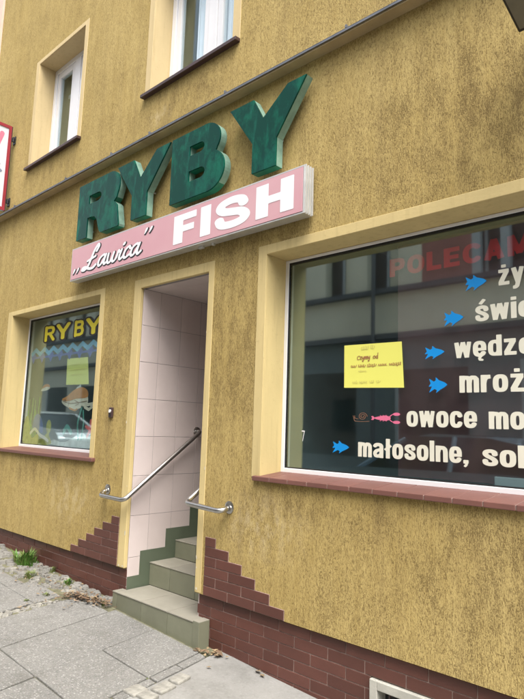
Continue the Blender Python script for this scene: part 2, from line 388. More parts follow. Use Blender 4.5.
# flat shapes from thick strokes: union of strokes on a grid, contoured into ONE sheet without overlaps
def stroke_sheet(strokes, res, to3d, mb, mi=0, grow=0.0):
    pts = [q for st in strokes for q in st[0]]; tm = max(st[1] for st in strokes)
    x0 = min(p[0] for p in pts)-tm-grow*2; x1 = max(p[0] for p in pts)+tm+grow*2
    y0 = min(p[1] for p in pts)-tm-grow*2; y1 = max(p[1] for p in pts)+tm+grow*2
    nx = int((x1-x0)/res)+2; ny = int((y1-y0)/res)+2
    gx = x0+np.arange(nx)*res; gy = y0+np.arange(ny)*res
    X, Y = np.meshgrid(gx, gy, indexing='ij'); D = np.full(X.shape, 1e9)
    for st in strokes:
        P, t = st[0], st[1]; rnd_cap = len(st) > 2 and st[2] == 'round'
        if len(st) > 2 and st[2] == 'fill':
            ins = np.zeros(X.shape, bool); d = np.full(X.shape, 1e9); n = len(P)
            for i in range(n):
                (ax, ay), (bx, by) = P[i], P[(i+1) % n]
                c = ((ay > Y) != (by > Y)) & (X < (bx-ax)*(Y-ay)/((by-ay) if by != ay else 1e-12)+ax); ins ^= c
                L2 = (bx-ax)**2+(by-ay)**2+1e-12
                tt = np.clip(((X-ax)*(bx-ax)+(Y-ay)*(by-ay))/L2, 0, 1)
                d = np.minimum(d, np.hypot(X-ax-tt*(bx-ax), Y-ay-tt*(by-ay)))
            D = np.minimum(D, np.where(ins, -d, d)); continue
        h = t/2
        closed = P[0] == P[-1]
        for i in range(len(P)-1):
            (ax, ay), (bx, by) = P[i], P[i+1]; L = math.hypot(bx-ax, by-ay)
            if L < 1e-9: continue
            ux, uy = (bx-ax)/L, (by-ay)/L
            a = (X-ax)*ux+(Y-ay)*uy; b = np.abs(-(X-ax)*uy+(Y-ay)*ux)
            D = np.minimum(D, np.maximum(np.maximum(-a, a-L), b-h))
            if rnd_cap or closed or i > 0: D = np.minimum(D, np.hypot(X-ax, Y-ay)-h)
            if rnd_cap or i == len(P)-2 and rnd_cap: D = np.minimum(D, np.hypot(X-bx, Y-by)-h)
    D -= grow; D = np.where(np.abs(D) < 1e-9, 1e-9, D)
    vid = {}; base = len(mb.v)
    def vert(key, x, y):
        if key not in vid: vid[key] = len(mb.v); mb.v.append(to3d(x, y))
        return vid[key]
    inside = D < 0
    for i in range(nx-1):
        for j in range(ny-1):
            c = ((i, j), (i+1, j), (i+1, j+1), (i, j+1))
            k = [inside[q] for q in c]
            if not any(k): continue
            poly = []
            for e in range(4):
                a, b = c[e], c[(e+1) % 4]
                if inside[a]: poly.append(vert(a, gx[a[0]], gy[a[1]]))
                if inside[a] != inside[b]:
                    t = D[a]/(D[a]-D[b]); key = (min(a, b), max(a, b))
                    poly.append(vert(key, gx[a[0]]+(gx[b[0]]-gx[a[0]])*t, gy[a[1]]+(gy[b[1]]-gy[a[1]])*t))
            if len(poly) >= 3: mb.f.append(tuple(poly)); mb.m.append(mi)
    return mb

# ------------------------------------------------------------------ alphabet (condensed bold lower case; x-height 1)
L_, R2, B_, T_ = .105, .475, .105, .895
MX, MY = (L_+R2)/2, .5
t_ = .21
def oval(): return ell(MX, MY, R2-MX, T_-MY, 0, 360, 36, 2.9)
GLY = {
 'o': ([(oval()[:-1]+[oval()[0]], t_)], .58),
 'c': ([(ell(MX, MY, R2-MX, T_-MY, 18, 342, 34, 2.9), t_)], .57),
 'e': ([(ell(MX, MY, R2-MX, T_-MY, 0, 335, 34, 2.9), t_), ([(L_, .47), (R2+.105, .47)], .16)], .58),
 'a': ([(ell(MX, .72, R2-MX, T_-.72, 170, 0, 14, 2.6)+[(R2, 0)], t_), ([(R2, .56), (.33, .53), (.19, .47), (.115, .36), (.105, .25), (.15, .13), (.26, .105), (.38, .15), (R2, .28)], .19)], .60),
 's': ([(catmull([(.47, .68), (.44, .84), (.29, .9), (.14, .84), (.115, .70), (.2, .58), (.38, .45), (.475, .30), (.44, .15), (.29, .1), (.13, .16), (.1, .33)], 6), .2)], .575),
 'z': ([([(.03, .9), (.50, .9)], .2), ([(.03, .1), (.52, .1)], .2), ([(.40, .85), (.12, .15)], .22)], .55),
 'w': ([([(.09, 1), (.2, 0)], .19), ([(.2, 0), (.385, 1)], .17), ([(.385, 1), (.57, 0)], .19), ([(.57, 0), (.68, 1)], .17)], .77),
 'y': ([([(.09, 1), (.29, .06)], .21), ([(.47, 1), (.29, .06), (.24, -.18), (.17, -.24), (.06, -.24)], .19)], .57),
 'm': ([([(.105, 0), (.105, 1)], t_), ([(.105, .55), (.13, .78), (.22, .89), (.33, .88), (.40, .78), (.405, .6), (.405, 0)], .2), ([(.405, .55), (.43, .78), (.52, .89), (.63, .88), (.70, .78), (.705, .6), (.705, 0)], .2)], .81),
 'n': ([([(.105, 0), (.105, 1)], t_), ([(.105, .55), (.14, .78), (.24, .89), (.37, .88), (.455, .78), (R2, .6), (R2, 0)], t_)], .58),
 'r': ([([(.105, 0), (.105, 1)], t_), ([(.105, .5), (.14, .75), (.24, .89), (.38, .9)], .21)], .40),
 'l': ([([(.105, 0), (.105, 1.3)], t_)], .21),
 'd': ([([(R2, 0), (R2, 1.3)], t_), (oval()[:-1]+[oval()[0]], .2)], .58),
 ',': ([([(.11, .2), (.11, 0)], .22), ([(.15, .1), (.13, -.08), (.05, -.2)], .1)], .24),
 ' ': ([], .30),
}
GLY['i'] = ([([(.105, 0), (.105, 1)], t_), ([(.105, 1.12), (.105, 1.31)], t_)], .21)
def plus(b, extra, adv=None): return (GLY[b][0]+extra, adv or GLY[b][1])
GLY['ż'] = plus('z', [([(.27, 1.12), (.27, 1.30)], .2)])
GLY['ś'] = plus('s', [([(.22, 1.10), (.40, 1.38)], .15)])
GLY['ę'] = plus('e', [([(.36, .05), (.28, -.1), (.30, -.2), (.44, -.22)], .11)])
GLY['ł'] = ([([(.16, 0), (.16, 1.3)], t_), ([(0, .55), (.33, .86)], .15)], .33)
CAP = {
 'P': ([([(.11, 0), (.11, 1)], .22), ([(.11, .90), (.42, .90), (.55, .85), (.60, .68), (.55, .50), (.42, .44), (.11, .44)], .2)], .70),
 'O': ([(ell(.38, .5, .27, .4, 0, 360, 36, 2.3)[:-1]+[ell(.38, .5, .27, .4, 0, 360, 36, 2.3)[0]], .21)], .76),
 'L': ([([(.11, 0), (.11, 1)], .22), ([(.11, .1), (.6, .1)], .2)], .62),
 'E': ([([(.11, 0), (.11, 1)], .22), ([(.11, .1), (.62, .1)], .2), ([(.11, .5), (.58, .5)], .18), ([(.11, .9), (.62, .9)], .2)], .65),
 'C': ([(ell(.38, .5, .27, .4, 38, 322, 30, 2.3), .21)], .72),
 'A': ([([(.10, 0), (.36, 1)], .21), ([(.36, 1), (.62, 0)], .21), ([(.2, .26), (.52, .26)], .17)], .74),
 'M': ([([(.11, 0), (.11, 1)], .2), ([(.13, 1), (.42, .1)], .19), ([(.42, .1), (.71, 1)], .19), ([(.73, 0), (.73, 1)], .2)], .86),
 'Y': ([([(.08, 1), (.34, .42)], .22), ([(.60, 1), (.34, .42)], .22), ([(.34, .48), (.34, 0)], .22)], .70),
 'R': ([([(.11, 0), (.11, 1)], .22), ([(.11, .90), (.42, .90), (.55, .85), (.60, .70), (.55, .55), (.42, .49), (.11, .49)], .2), ([(.36, .5), (.62, 0)], .22)], .74),
 'B': ([([(.11, 0), (.11, 1)], .22), ([(.11, .9), (.42, .9), (.53, .86), (.57, .73), (.53, .6), (.42, .54), (.11, .54)], .19), ([(.40, .54), (.55, .49), (.6, .32), (.56, .16), (.42, .1), (.11, .1)], .2)], .72),
}
def set_text(txt, table, x, z, h, xs, y, mb, space=.085, res=.03, grow=0.0, mi=0, width=None):
    """writes txt on the plane y = const, first letter's left edge at x, baseline z, x-height h"""
    tot = sum(table.get(c, (0, .3))[1]+space for c in txt)-space
    sx = h*xs if width is None else width/tot
    u = 0.0
    for c in txt:
        st, adv = table.get(c, ([], .3))
        if st:
            stroke_sheet(st, res, lambda a, b, u=u: (x+(u+a)*sx, y, z+b*h), mb, mi, grow)
        u += adv+space
    return mb

# ------------------------------------------------------------------ ground
def gz(x): return 0.132-0.0465*(x+3.1)
def gp(x, y, dz=0.0): return (x, y, gz(x)+dz)
def skx(x0, y): return x0-0.17*(y+1.06)            # pavement joints lean a little away from square to the wall
# base of soil and joint sand under the pavement
mb = MB(); mb.face([gp(-14, -3.6, -.012), gp(12, -3.6, -.012), gp(12, .6, -.012), gp(-14, .6, -.012)])
tag(mb.build('ground', 'soil'), kind='structure')
mb = MB()
def slab(c0, c1, y0, y1, g=.005, dz=0.0, j=True):
    a, b, c, d = (skx(c0, y0)+g, y0+g), (skx(c1, y0)-g, y0+g), (skx(c1, y1)-g, y1-g), (skx(c0, y1)+g, y1-g)
    tl = [rnd.uniform(-.0025, .0025) if j else 0 for _ in range(4)]
    jit = lambda p: (p[0]+rnd.uniform(-.002, .002), p[1]+rnd.uniform(-.002, .002))
    P = [jit(q) for q in (a, b, c, d)]
    mb.hexa([gp(p[0], p[1], -.05) for p in P]+[gp(p[0], p[1], dz+t) for p, t in zip(P, tl)])
cols = [-6.9, -6.4, -5.9, -5.4, -4.88, -4.38]
for i in range(len(cols)-1):
    for y0, y1 in ((-3.55, -3.05), (-3.05, -2.55), (-2.55, -2.05), (-2.05, -1.55), (-1.55, -1.05), (-1.05, -.52)):
        slab(cols[i], cols[i+1], y0, y1)
slab(-4.88, -4.38, -.52, -.27); slab(-5.4, -4.88, -.52, -.36); slab(-5.9, -5.4, -.52, -.30); slab(-6.4, -5.9, -.52, -.2); slab(-6.9, -6.4, -.52, -.1)
for c0, c1 in ((-4.28, -3.83), (-3.83, -3.33)):
    slab(c0, c1, -1.06, -.155 if c0 < -4 else -.09)
slab(-3.33, -2.83, -1.06, -.57); slab(-3.33, -2.83, -.57, -.09)
for c0, c1 in ((-4.28, -3.83), (-3.83, -3.33), (-3.33, -2.83)):
    for y0, y1 in ((-3.55, -3.06), (-3.06, -2.56), (-2.56, -2.06), (-2.06, -1.56), (-1.56, -1.06)): slab(c0, c1, y0, y1)
tag(mb.build('pavement', 'slab', bevel=.004), kind='structure')
mb = MB()                                           # narrow kerb-like strip along the slab edge
for y0, y1 in ((-.56, -.33), (-.33, -.10), (-.85, -.565)):
    slab(-2.83, -2.755, y0, y1)
for y0, y1 in ((-3.5, -2.7), (-2.7, -1.8), (-1.8, -.86)): slab(-2.83, -2.755, y0, y1)
tag(mb.build('edging_strip', 'slab', bevel=.004), kind='structure')
# smooth concrete making good, wavy pale sheet to the right
mb = MB(); nx, ny = 60, 30; idx = {}
for i in range(nx+1):
    for j in range(ny+1):
        u = i/nx; y = -3.55+(3.62)*j/ny; x = skx(-2.752, y)+(11.5)*u**1.6
        x = x if i else skx(-2.752, y)
        idx[i, j] = len(mb.v); mb.v.append(gp(x, y, -.004+.006*noise.noise(Vector((x*3, y*3, 0)))))
for i in range(nx):
    for j in range(ny): mb.f.append((idx[i, j], idx[i+1, j], idx[i+1, j+1], idx[i, j+1])); mb.m.append(0)
tag(mb.build('concrete_path', 'patch', smooth=True), kind='structure')
mb = MB(); mb.box((-40, -7.4, -1.0), (40, -3.75, -1.0+.001)); mb.v = []; mb.f = []; mb.m = []
mb.face([(-40, -7.45, gz(-40)-.16), (40, -7.45, gz(40)-.16), (40, -3.75, gz(40)-.16), (-40, -3.75, gz(-40)-.16)])
tag(mb.build('road', 'asphalt'), kind='structure')
mb = MB(); mb.hexa([(-40, -3.75, gz(-40)-.3), (40, -3.75, gz(40)-.3), (40, -3.6, gz(40)-.3), (-40, -3.6, gz(-40)-.3), (-40, -3.75, gz(-40)), (40, -3.75, gz(40)), (40, -3.6, gz(40)), (-40, -3.6, gz(-40))])
mb.hexa([(-40, -7.6, gz(-40)-.3), (40, -7.6, gz(40)-.3), (40, -7.45, gz(40)-.3), (-40, -7.45, gz(-40)-.3), (-40, -7.6, gz(-40)), (40, -7.6, gz(40)), (40, -7.45, gz(40)), (-40, -7.45, gz(-40))])
tag(mb.build('kerb', 'patch'), kind='structure')
mb = MB(); mb.face([(-40, -9.3, gz(-40)-.01), (40, -9.3, gz(40)-.01), (40, -7.6, gz(40)-.01), (-40, -7.6, gz(-40)-.01)])
mb.face([(-40, -3.6, gz(-40)-.02), (-14, -3.6, gz(-14)-.02), (-14, .6, gz(-14)-.02), (-40, .6, gz(-40)-.02)])
mb.face([(12, -3.6, gz(12)-.02), (40, -3.6, gz(40)-.02), (40, .6, gz(40)-.02), (12, .6, gz(12)-.02)])
mb.face([(-14, -3.6, gz(-14)-.008), (-7.2, -3.6, gz(-7.2)-.008), (-6.95, .03, gz(-6.95)-.008), (-14, .03, gz(-14)-.008)])
tag(mb.build('far_pavement', 'patch'), kind='structure')
mb = MB(); mb.face([(-400, -400, -8), (400, -400, -8), (400, 400, -8), (-400, 400, -8)])
tag(mb.build('terrain', 'soil'), kind='structure')

# ------------------------------------------------------------------ the shop building
WX0, WX1, WZ0, WZ1 = -7.76, 3.6, .452, 8.6
DX0, DX1, DZ1 = -4.05, -3.18, 2.765                 # door opening
BX0, BX1, BZ0, BZ1 = -2.589, .35, 1.285, 2.79       # big shop window opening
LX0, LX1, LZ0, LZ1 = -6.563, -4.69, 1.285, 2.80     # left shop window opening
UZ0, UZ1 = 4.575, 5.908
U1 = (-6.448, -5.389); U2 = (-4.10, -3.03)
bld = thing('shop_building', 'ochre plastered shop front with tiled doorway and maroon tile plinth', 'building', (-3, 0, .1))
openings = [(DX0, DX1, WZ0, DZ1), (BX0, BX1, BZ0, BZ1), (LX0, LX1, LZ0, LZ1), (*U1, UZ0, UZ1), (*U2, UZ0, UZ1)]
mb = MB()
xs = sorted({WX0, WX1, *[o[0] for o in openings], *[o[1] for o in openings]})
zs = sorted({WZ0, WZ1, *[o[2] for o in openings], *[o[3] for o in openings]})
for i in range(len(xs)-1):
    for j in range(len(zs)-1):
        cx, cz = (xs[i]+xs[i+1])/2, (zs[j]+zs[j+1])/2
        if any(o[0] < cx < o[1] and o[2] < cz < o[3] for o in openings): continue
        mb.face([(xs[i], 0, zs[j]), (xs[i+1], 0, zs[j]), (xs[i+1], 0, zs[j+1]), (xs[i], 0, zs[j+1])])
for a, b in ((WX0, DX0), (DX1, WX1)):               # under-edge of the plaster over the plinth
    mb.face([(a, 0, WZ0), (a, .032, WZ0), (b, .032, WZ0), (b, 0, WZ0)])
mb.face([(WX1, 0, WZ0), (WX1, 8, WZ0), (WX1, 8, WZ1), (WX1, 0, WZ1)])
mb.face([(WX0, 0, WZ0), (WX0, 0, WZ1), (WX0, 8, WZ1), (WX0, 8, WZ0)])
mb.face([(WX0, 8, 0), (WX0, 8, WZ1), (WX1, 8, WZ1), (WX1, 8, 0)])
mb.face([(WX0, 0, WZ1), (WX1, 0, WZ1), (WX1, 8, WZ1), (WX0, 8, WZ1)])
mb.build('wall', 'plaster', bld)

# plinth of clinker tiles on a grout bed
PY = .03
mb = MB()
CX0, CX1, CZ1 = -1.768, -1.20, .3065                 # cellar window opening
for a, b in ((WX0, DX0-.0105), (DX1+.0105, CX0), (CX1, WX1)): mb.box((a, PY+.004, -.4), (b, PY+.12, .46), 1)
mb.box((CX0, PY+.004, CZ1), (CX1, PY+.12, .46), 1); mb.box((CX0, PY+.004, -.4), (CX1, PY+.12, -.06), 1)
P0, PW, G = -2.176, .2475, .0031
for k in range(10):
    z1 = .441-.0667*k+.0005; z0 = z1-.0667
    if z1 < -.25: break
    off = 0 if k % 2 == 0 else PW/2
    for n in range(-26, 26):
        a = P0+off+n*PW; b = a+PW
        for s0, s1 in ((WX0, DX0+.002), (DX1-.002, WX1)):
            aa, bb = max(a, s0), min(b, s1)
            if bb-aa < .02: continue
            segs = [(aa, bb)]
            if z0 < CZ1-.02 and z1 > -.02:
                segs = []
                if aa < CX0: segs.append((aa, min(bb, CX0)))
                if bb > CX1: segs.append((max(aa, CX1), bb))
            for q0, q1 in segs:
                if q1-q0 < .015: continue
                mb.box((q0+G, PY+rnd.uniform(-.001, .001), z0+G), (q1-G, PY+.03, min(z1, .46)-G))
pl = mb.build('plinth', ['brick', 'grout'], bld, bevel=.0015, seg=1)

# cellar window in the plinth
mb = MB()
mb.box((CX0+.004, .012, -.06), (CX0+.05, .2, CZ1-.004)); mb.box((CX1-.05, .012, -.06), (CX1-.004, .2, CZ1-.004)); mb.box((CX0+.05, .012, CZ1-.05), (CX1-.05, .2, CZ1-.004))
cw = mb.build('cellar_window', 'rustpaint', bld, bevel=.004)
mb = MB(); mb.box((CX0+.05, .10, -.06), (CX1-.05, .11, CZ1-.05)); mb.build('pane', 'black', cw)
mb = MB()
for k in range(5): x = CX0+.1+k*.1; mb = MB(); mb.tube([(x, .06, -.05), (x, .06, CZ1-.05)], .007, 8); mb.build('grille_bar', 'sill_metal', cw)

# stepped ornament of tiles beside the door, flush in the plaster
mb = MB()
rights = [-2.984, -2.854, -2.728, -2.604, -2.478, -2.356]; lefts = [-4.269, -4.396, -4.522, -4.645, -4.770, -4.896]
for side in (0, 1):
    mb = MB()
    for k in range(6):
        z1 = .842-.065*k; z0 = z1-.065
        a, b = (-3.092, rights[k]) if side else (lefts[k], -4.154)
        mb.box((a, -.002, z0), (b, .01, z1-.0005), 1)
        cuts = []
        x = b if side else a
        while a-1e-6 <= x <= b+1e-6:
            cuts.append(x); x += -PW if side else PW
        cuts = sorted(set(cuts+[a, b]))
        for q0, q1 in zip(cuts, cuts[1:]):
            if q1-q0 > .02: mb.box((q0+G, -.0055+rnd.uniform(-.0007, .0007), z0+G), (q1-G, .008, z1-G))
    mb.build('stepped_tiles', ['brick', 'grout'], bld, bevel=.0015, seg=1)

# cream bands and reveals round the openings
def surround(x0, x1, z0, z1, bl, br, bt, depth, mat='cream'):
    mb = MB(); p = -.004
    mb.box((x0-bl, p, z0), (x0, .004, z1+bt)); mb.box((x1, p, z0), (x1+br, .004, z1+bt)); mb.box((x0, p, z1), (x1, .004, z1+bt))
    if depth:
        mb.box((x0-.03, .004, z0), (x0, depth, z1)); mb.box((x1, .004, z0), (x1+.03, depth, z1)); mb.box((x0-.03, .004, z1), (x1+.03, depth, z1+.03))
    return mb.build('window_surround', mat, bld, bevel=.003)
surround(BX0, BX1, BZ0, BZ1, .078, .078, .066, .27)
surround(LX0, LX1, LZ0, LZ1, .105, .075, .05, .27)
surround(U1[0], U1[1], UZ0, UZ1, .08, .072, .05, .27, 'cream_up')
surround(U2[0], U2[1], UZ0, UZ1, .08, .085, .05, .27, 'cream_up')
mb = MB()
mb.box((DX0-.094, -.004, .455), (DX0, .03, 2.843)); mb.box((DX1, -.004, .455), (DX1+.062, .03, 2.843)); mb.box((DX0, -.004, DZ1), (DX1, .03, 2.843))
ds = mb.build('door_surround', 'cream', bld, bevel=.004)
mb = MB()                                           # chipped corners of the band
for (cx, cz, w, h) in ((-4.135, 1.62, .016, .03), (-4.07, 1.10, .010, .022), (-3.125, 1.31, .012, .03), (-3.16, .48, .03, .02), (-4.12, .468, .03, .02), (-3.175, 2.3, .008, .02), (-4.058, .73, .022, .05), (-4.064, .47, .03, .018), (-3.172, .69, .014, .035), (-3.168, .62, .010, .02)):
    n = 9; ring = []
    for k in range(n):
        a = 2*PI*k/n; q = rnd.uniform(.6, 1.1)
        ring.append((cx+math.cos(a)*w*.5*q, -.0065, cz+math.sin(a)*h*.5*q))
    mb = MB(); mb.face(ring[::-1]); mb.build('chipped_patch', 'chip', ds)

# shop windows -----------------------------------------------------
def shop_window(x0, x1, z0, z1, fw, gm, y=.20):
    mb = MB()
    mb.box((x0, y, z0+.03), (x0+fw, y+.06, z1-.002)); mb.box((x1-fw, y, z0+.03), (x1, y+.06, z1-.002))
    mb.box((x0+fw, y, z0+.03), (x1-fw, y+.06, z0+.03+fw)); mb.box((x0+fw, y, z1-fw*.7), (x1-fw, y+.06, z1-.002))
    fr = mb.build('shop_window', 'pvc', bld, bevel=.003)
    mb = MB(); a0, a1, c0, c1 = x0+fw, x1-fw, z0+.03+fw, z1-fw*.7; g = .007
    mb.box((a0, y+.006, c0), (a0+g, y+.03, c1)); mb.box((a1-g, y+.006, c0), (a1, y+.03, c1))
    mb.box((a0+g, y+.006, c0), (a1-g, y+.03, c0+g)); mb.box((a0+g, y+.006, c1-.014), (a1-g, y+.03, c1))
    mb.build('gasket', 'gasket', fr)
    mb = MB(); mb.box((a0+g, y+.012, c0+g), (a1-g, y+.018, c1-.014)); mb.build('pane', gm, fr)
    return fr
bw = shop_window(BX0, BX1, BZ0, BZ1, .03, 'glass')
lw = shop_window(LX0, LX1, LZ0, LZ1, .03, 'glass_thin')
# tiled sill of the big window, flat painted sill of the left one
mb = MB(); x = BX0-.05; s = .152
while x < BX1+.05:
    a, b = x, min(x+s, BX1+.06)
    for (ya, yb, za, zb) in ((-.03, .205, 0, 0),):
        mb.hexa([(a+.002, -.03, 1.264), (b-.002, -.03, 1.264), (b-.002, .205, 1.284), (a+.002, .205, 1.284), (a+.002, -.03, 1.294), (b-.002, -.03, 1.294), (b-.002, .205, 1.318), (a+.002, .205, 1.318)])
    x += s
mb.hexa([(BX0-.05, -.027, 1.266), (BX1+.06, -.027, 1.266), (BX1+.06, .205, 1.286), (BX0-.05, .205, 1.286), (BX0-.05, -.027, 1.291), (BX1+.06, -.027, 1.291), (BX1+.06, .205, 1.315), (BX0-.05, .205, 1.315)], 1)
mb.build('sill', ['sill_tile', 'grout'], bld, bevel=.004)
mb = MB(); mb.hexa([(-6.70, -.035, 1.262), (-4.592, -.035, 1.262), (-4.592, .205, 1.275), (-6.70, .205, 1.275), (-6.70, -.035, 1.295), (-4.592, -.035, 1.295), (-4.592, .205, 1.318), (-6.70, .205, 1.318)])
mb.build('sill', 'sill_tile', bld, bevel=.006)
# rooms behind the panes, dark and closed
mb = MB()
def room(x0, x1, z0, z1, y0, y1):
    mb.face([(x0, y0, z0), (x0, y1, z0), (x0, y1, z1), (x0, y0, z1)]); mb.face([(x1, y0, z0), (x1, y0, z1), (x1, y1, z1), (x1, y1, z0)])
    mb.face([(x0, y1, z0), (x1, y1, z0), (x1, y1, z1), (x0, y1, z1)])
    mb.face([(x0, y0, z0), (x1, y0, z0), (x1, y1, z0), (x0, y1, z0)]); mb.face([(x0, y0, z1), (x0, y1, z1), (x1, y1, z1), (x1, y0, z1)])
room(-2.8, .5, .6, 3.3, .272, 2.2); mb.build('room', 'room', bld)
mb = MB(); room(-6.75, -4.45, .6, 3.3, .272, 2.0); mb.build('room', 'room', bld)
for u in (U1, U2): mb = MB(); room(u[0]-.1, u[1]+.1, 4.0, 6.4, .272, 2.5); mb.build('upper_room', 'room_w', bld)

# upper windows
def upper_window(x0, x1, m0, m1, stile):
    mb = MB(); y = .2; a = UZ0+.03; b = UZ1
    mb.box((x0, y, a), (x0+.06, y+.07, b)); mb.box((x1-.06, y, a), (x1, y+.07, b))
    mb.box((x0+.06, y, b-.06), (x1-.06, y+.07, b)); mb.box((x0+.06, y, a), (x1-.06, y+.07, a+.06))
    mb.box((m0+.03, y, a+.06), (m1-.03, y+.07, b-.06))
    fr = mb.build('window', 'pvc', bld, bevel=.004)
    for s0, s1 in ((x0+.06, m0+.03), (m1-.03, x1-.06)):
        mb = MB(); w = stile; yy = y+.012; c0 = a+.06; c1 = b-.06
        mb.box((s0+.003, yy, c0+.003), (s0+w, yy+.05, c1-.003)); mb.box((s1-w, yy, c0+.003), (s1-.003, yy+.05, c1-.003))
        mb.box((s0+w, yy, c0+.003), (s1-w, yy+.05, c0+w)); mb.box((s0+w, yy, c1-w), (s1-w, yy+.05, c1-.003))
        mb.build('sash', 'pvc', fr, bevel=.004)
        mb = MB(); mb.box((s0+w, yy+.02, c0+w), (s1-w, yy+.026, c1-w)); mb.build('pane', 'glass_up', fr)
    mb = MB(); p = -.05
    mb.hexa([(x0-.085, p, UZ0-.026), (x1+.085, p, UZ0-.026), (x1+.085, .2, UZ0-.006), (x0-.085, .2, UZ0-.006), (x0-.085, p, UZ0+.004), (x1+.085, p, UZ0+.004), (x1+.085, .2, UZ0+.03), (x0-.085, .2, UZ0+.03)])
    mb.build('sill', 'sill_metal', fr, bevel=.003)
    return fr
w1 = upper_window(*U1, -5.99, -5.80, .075)
w2 = upper_window(*U2, -3.60, -3.43, .065)
mb = MB()                                           # net curtains behind the right hand window
for k in range(36):
    for x0, n in ((-3.81, 30), (-3.43, 36)):
        if k >= n: continue
        a = x0+k*.0105; b = a+.0105
        ya = .283+.008*math.sin(k*1.3); yb = .283+.008*math.sin((k+1)*1.3)
        mb.face([(a, ya, UZ0), (b, yb, UZ0), (b, yb, UZ1), (a, ya, UZ1)])
mb.build('curtain', 'curtain', w2, smooth=True)
mb = MB(); mb.box((-6.38, .36, 5.60), (-5.4, .38, 5.64)); mb.build('curtain_rail', 'curtain', w1)

# ledge between the floors
mb = MB(); mb.box((WX0, -.085, 4.068), (WX1, 0, 4.094))
lg = mb.build('ledge', 'ledge', bld, bevel=.003)
mb = MB()
mb.hexa([(WX0, -.095, 4.096), (WX1, -.095, 4.096), (WX1, -.0005, 4.116), (WX0, -.0005, 4.116), (WX0, -.095, 4.099), (WX1, -.095, 4.099), (WX1, -.0005, 4.121), (WX0, -.0005, 4.121)])
mb.box((WX0, -.095, 4.080), (WX1, -.091, 4.0955))
mb.build('flashing', 'flashing', lg, bevel=.001, seg=1)
for x in (-6.6, -5.4, -4.55, -3.95, -3.0, -1.9): mb = MB(); mb.box((x, -.095, 4.102), (x+.012, -.005, 4.122)); mb.build('seam', 'flashing', lg)

# tiled passage --------------------------------------------------
PD = 2.3
mb = MB()
ys = [0.0315, .22, .455, .69, .925, 1.16, 1.395, 1.63, 1.865, 2.1, PD]
zt = [.10, .212, .53, .86, 1.182, 1.505, 1.82, 2.134, 2.45, 2.765]
g = .0016
for i in range(len(ys)-1):
    for j in range(len(zt)-1):
        if zt[j+1] < .3: continue
        mb.box((DX0-.01, ys[i]+g, zt[j]+g), (DX0+rnd.uniform(-.0006, .0006), ys[i+1]-g, zt[j+1]-g))
        mb.box((DX1+rnd.uniform(-.0006, .0006), ys[i]+g+.003, zt[j]+g), (DX1+.01, ys[i+1]-g+.003, zt[j+1]-g))
mb.box((DX0-.03, .062, 0), (DX0-.003, PD, 2.9), 1); mb.box((DX1+.003, .062, 0), (DX1+.03, PD, 2.9), 1)
mb.build('wall_tiles', ['walltile', 'walltile_grout'], bld, bevel=.001, seg=1)
mb = MB(); xsn = [DX0, DX0+.31, DX0+.62, DX1]
for i in range(3):
    for k in range(len(ys)-1): mb.box((xsn[i]+g*.6, ys[k]+.032 if k == 0 else ys[k]+g*.6, DZ1), (xsn[i+1]-g*.6, ys[k+1]-g*.6, DZ1+.02))
mb.box((DX0, .031, DZ1+.003), (DX1, PD, DZ1+.06), 1)
mb.build('passage_ceiling', ['walltile', 'walltile_grout'], bld)
mb = MB(); mb.box((DX0-.03, PD, 0), (DX1+.03, PD+.05, 2.9)); eb = mb.build('end_wall', 'walltile', bld)
mb = MB(); mb.box((DX0+.08, PD-.05, 1.15), (DX1-.08, PD-.002, 2.72)); dd = mb.build('inner_door', 'door_dark', bld, bevel=.006)
mb = MB(); mb.tube([(DX1-.16, PD-.09, 1.75), (DX1-.24, PD-.09, 1.75)], .01); mb.build('handle', 'steel', dd)

# stepped dark green skirting on the left wall of the passage
ST = [(-.066, .250, .290), (.250, .511, .472), (.511, .771, .621), (.771, 1.03, .785), (1.03, 1.29, .95), (1.29, PD, 1.12)]
prof = [(.0335, .285), (.0335, .383), (.148, .383), (.148, .572), (.404, .572), (.404, .724), (.664, .724), (.664, .888), (.924, .888), (.924, 1.052), (1.18, 1.052), (1.18, 1.22), (PD, 1.22), (PD, .285)]
mb = MB()
tri = tessellate_polygon([[Vector((0, a, b)) for a, b in prof]])
n0 = len(mb.v); mb.v += [(DX0+.004, a, b) for a, b in prof]; n1 = len(mb.v); mb.v += [(DX0-.002, a, b) for a, b in prof]
for t3 in tri: mb.f.append(tuple(n0+i for i in t3)); mb.m.append(0)
for i in range(len(prof)):
    j = (i+1) % len(prof); mb.f.append((n0+i, n0+j, n1+j, n1+i)); mb.m.append(0)
mb.build('tile_skirting', 'skirt', bld)

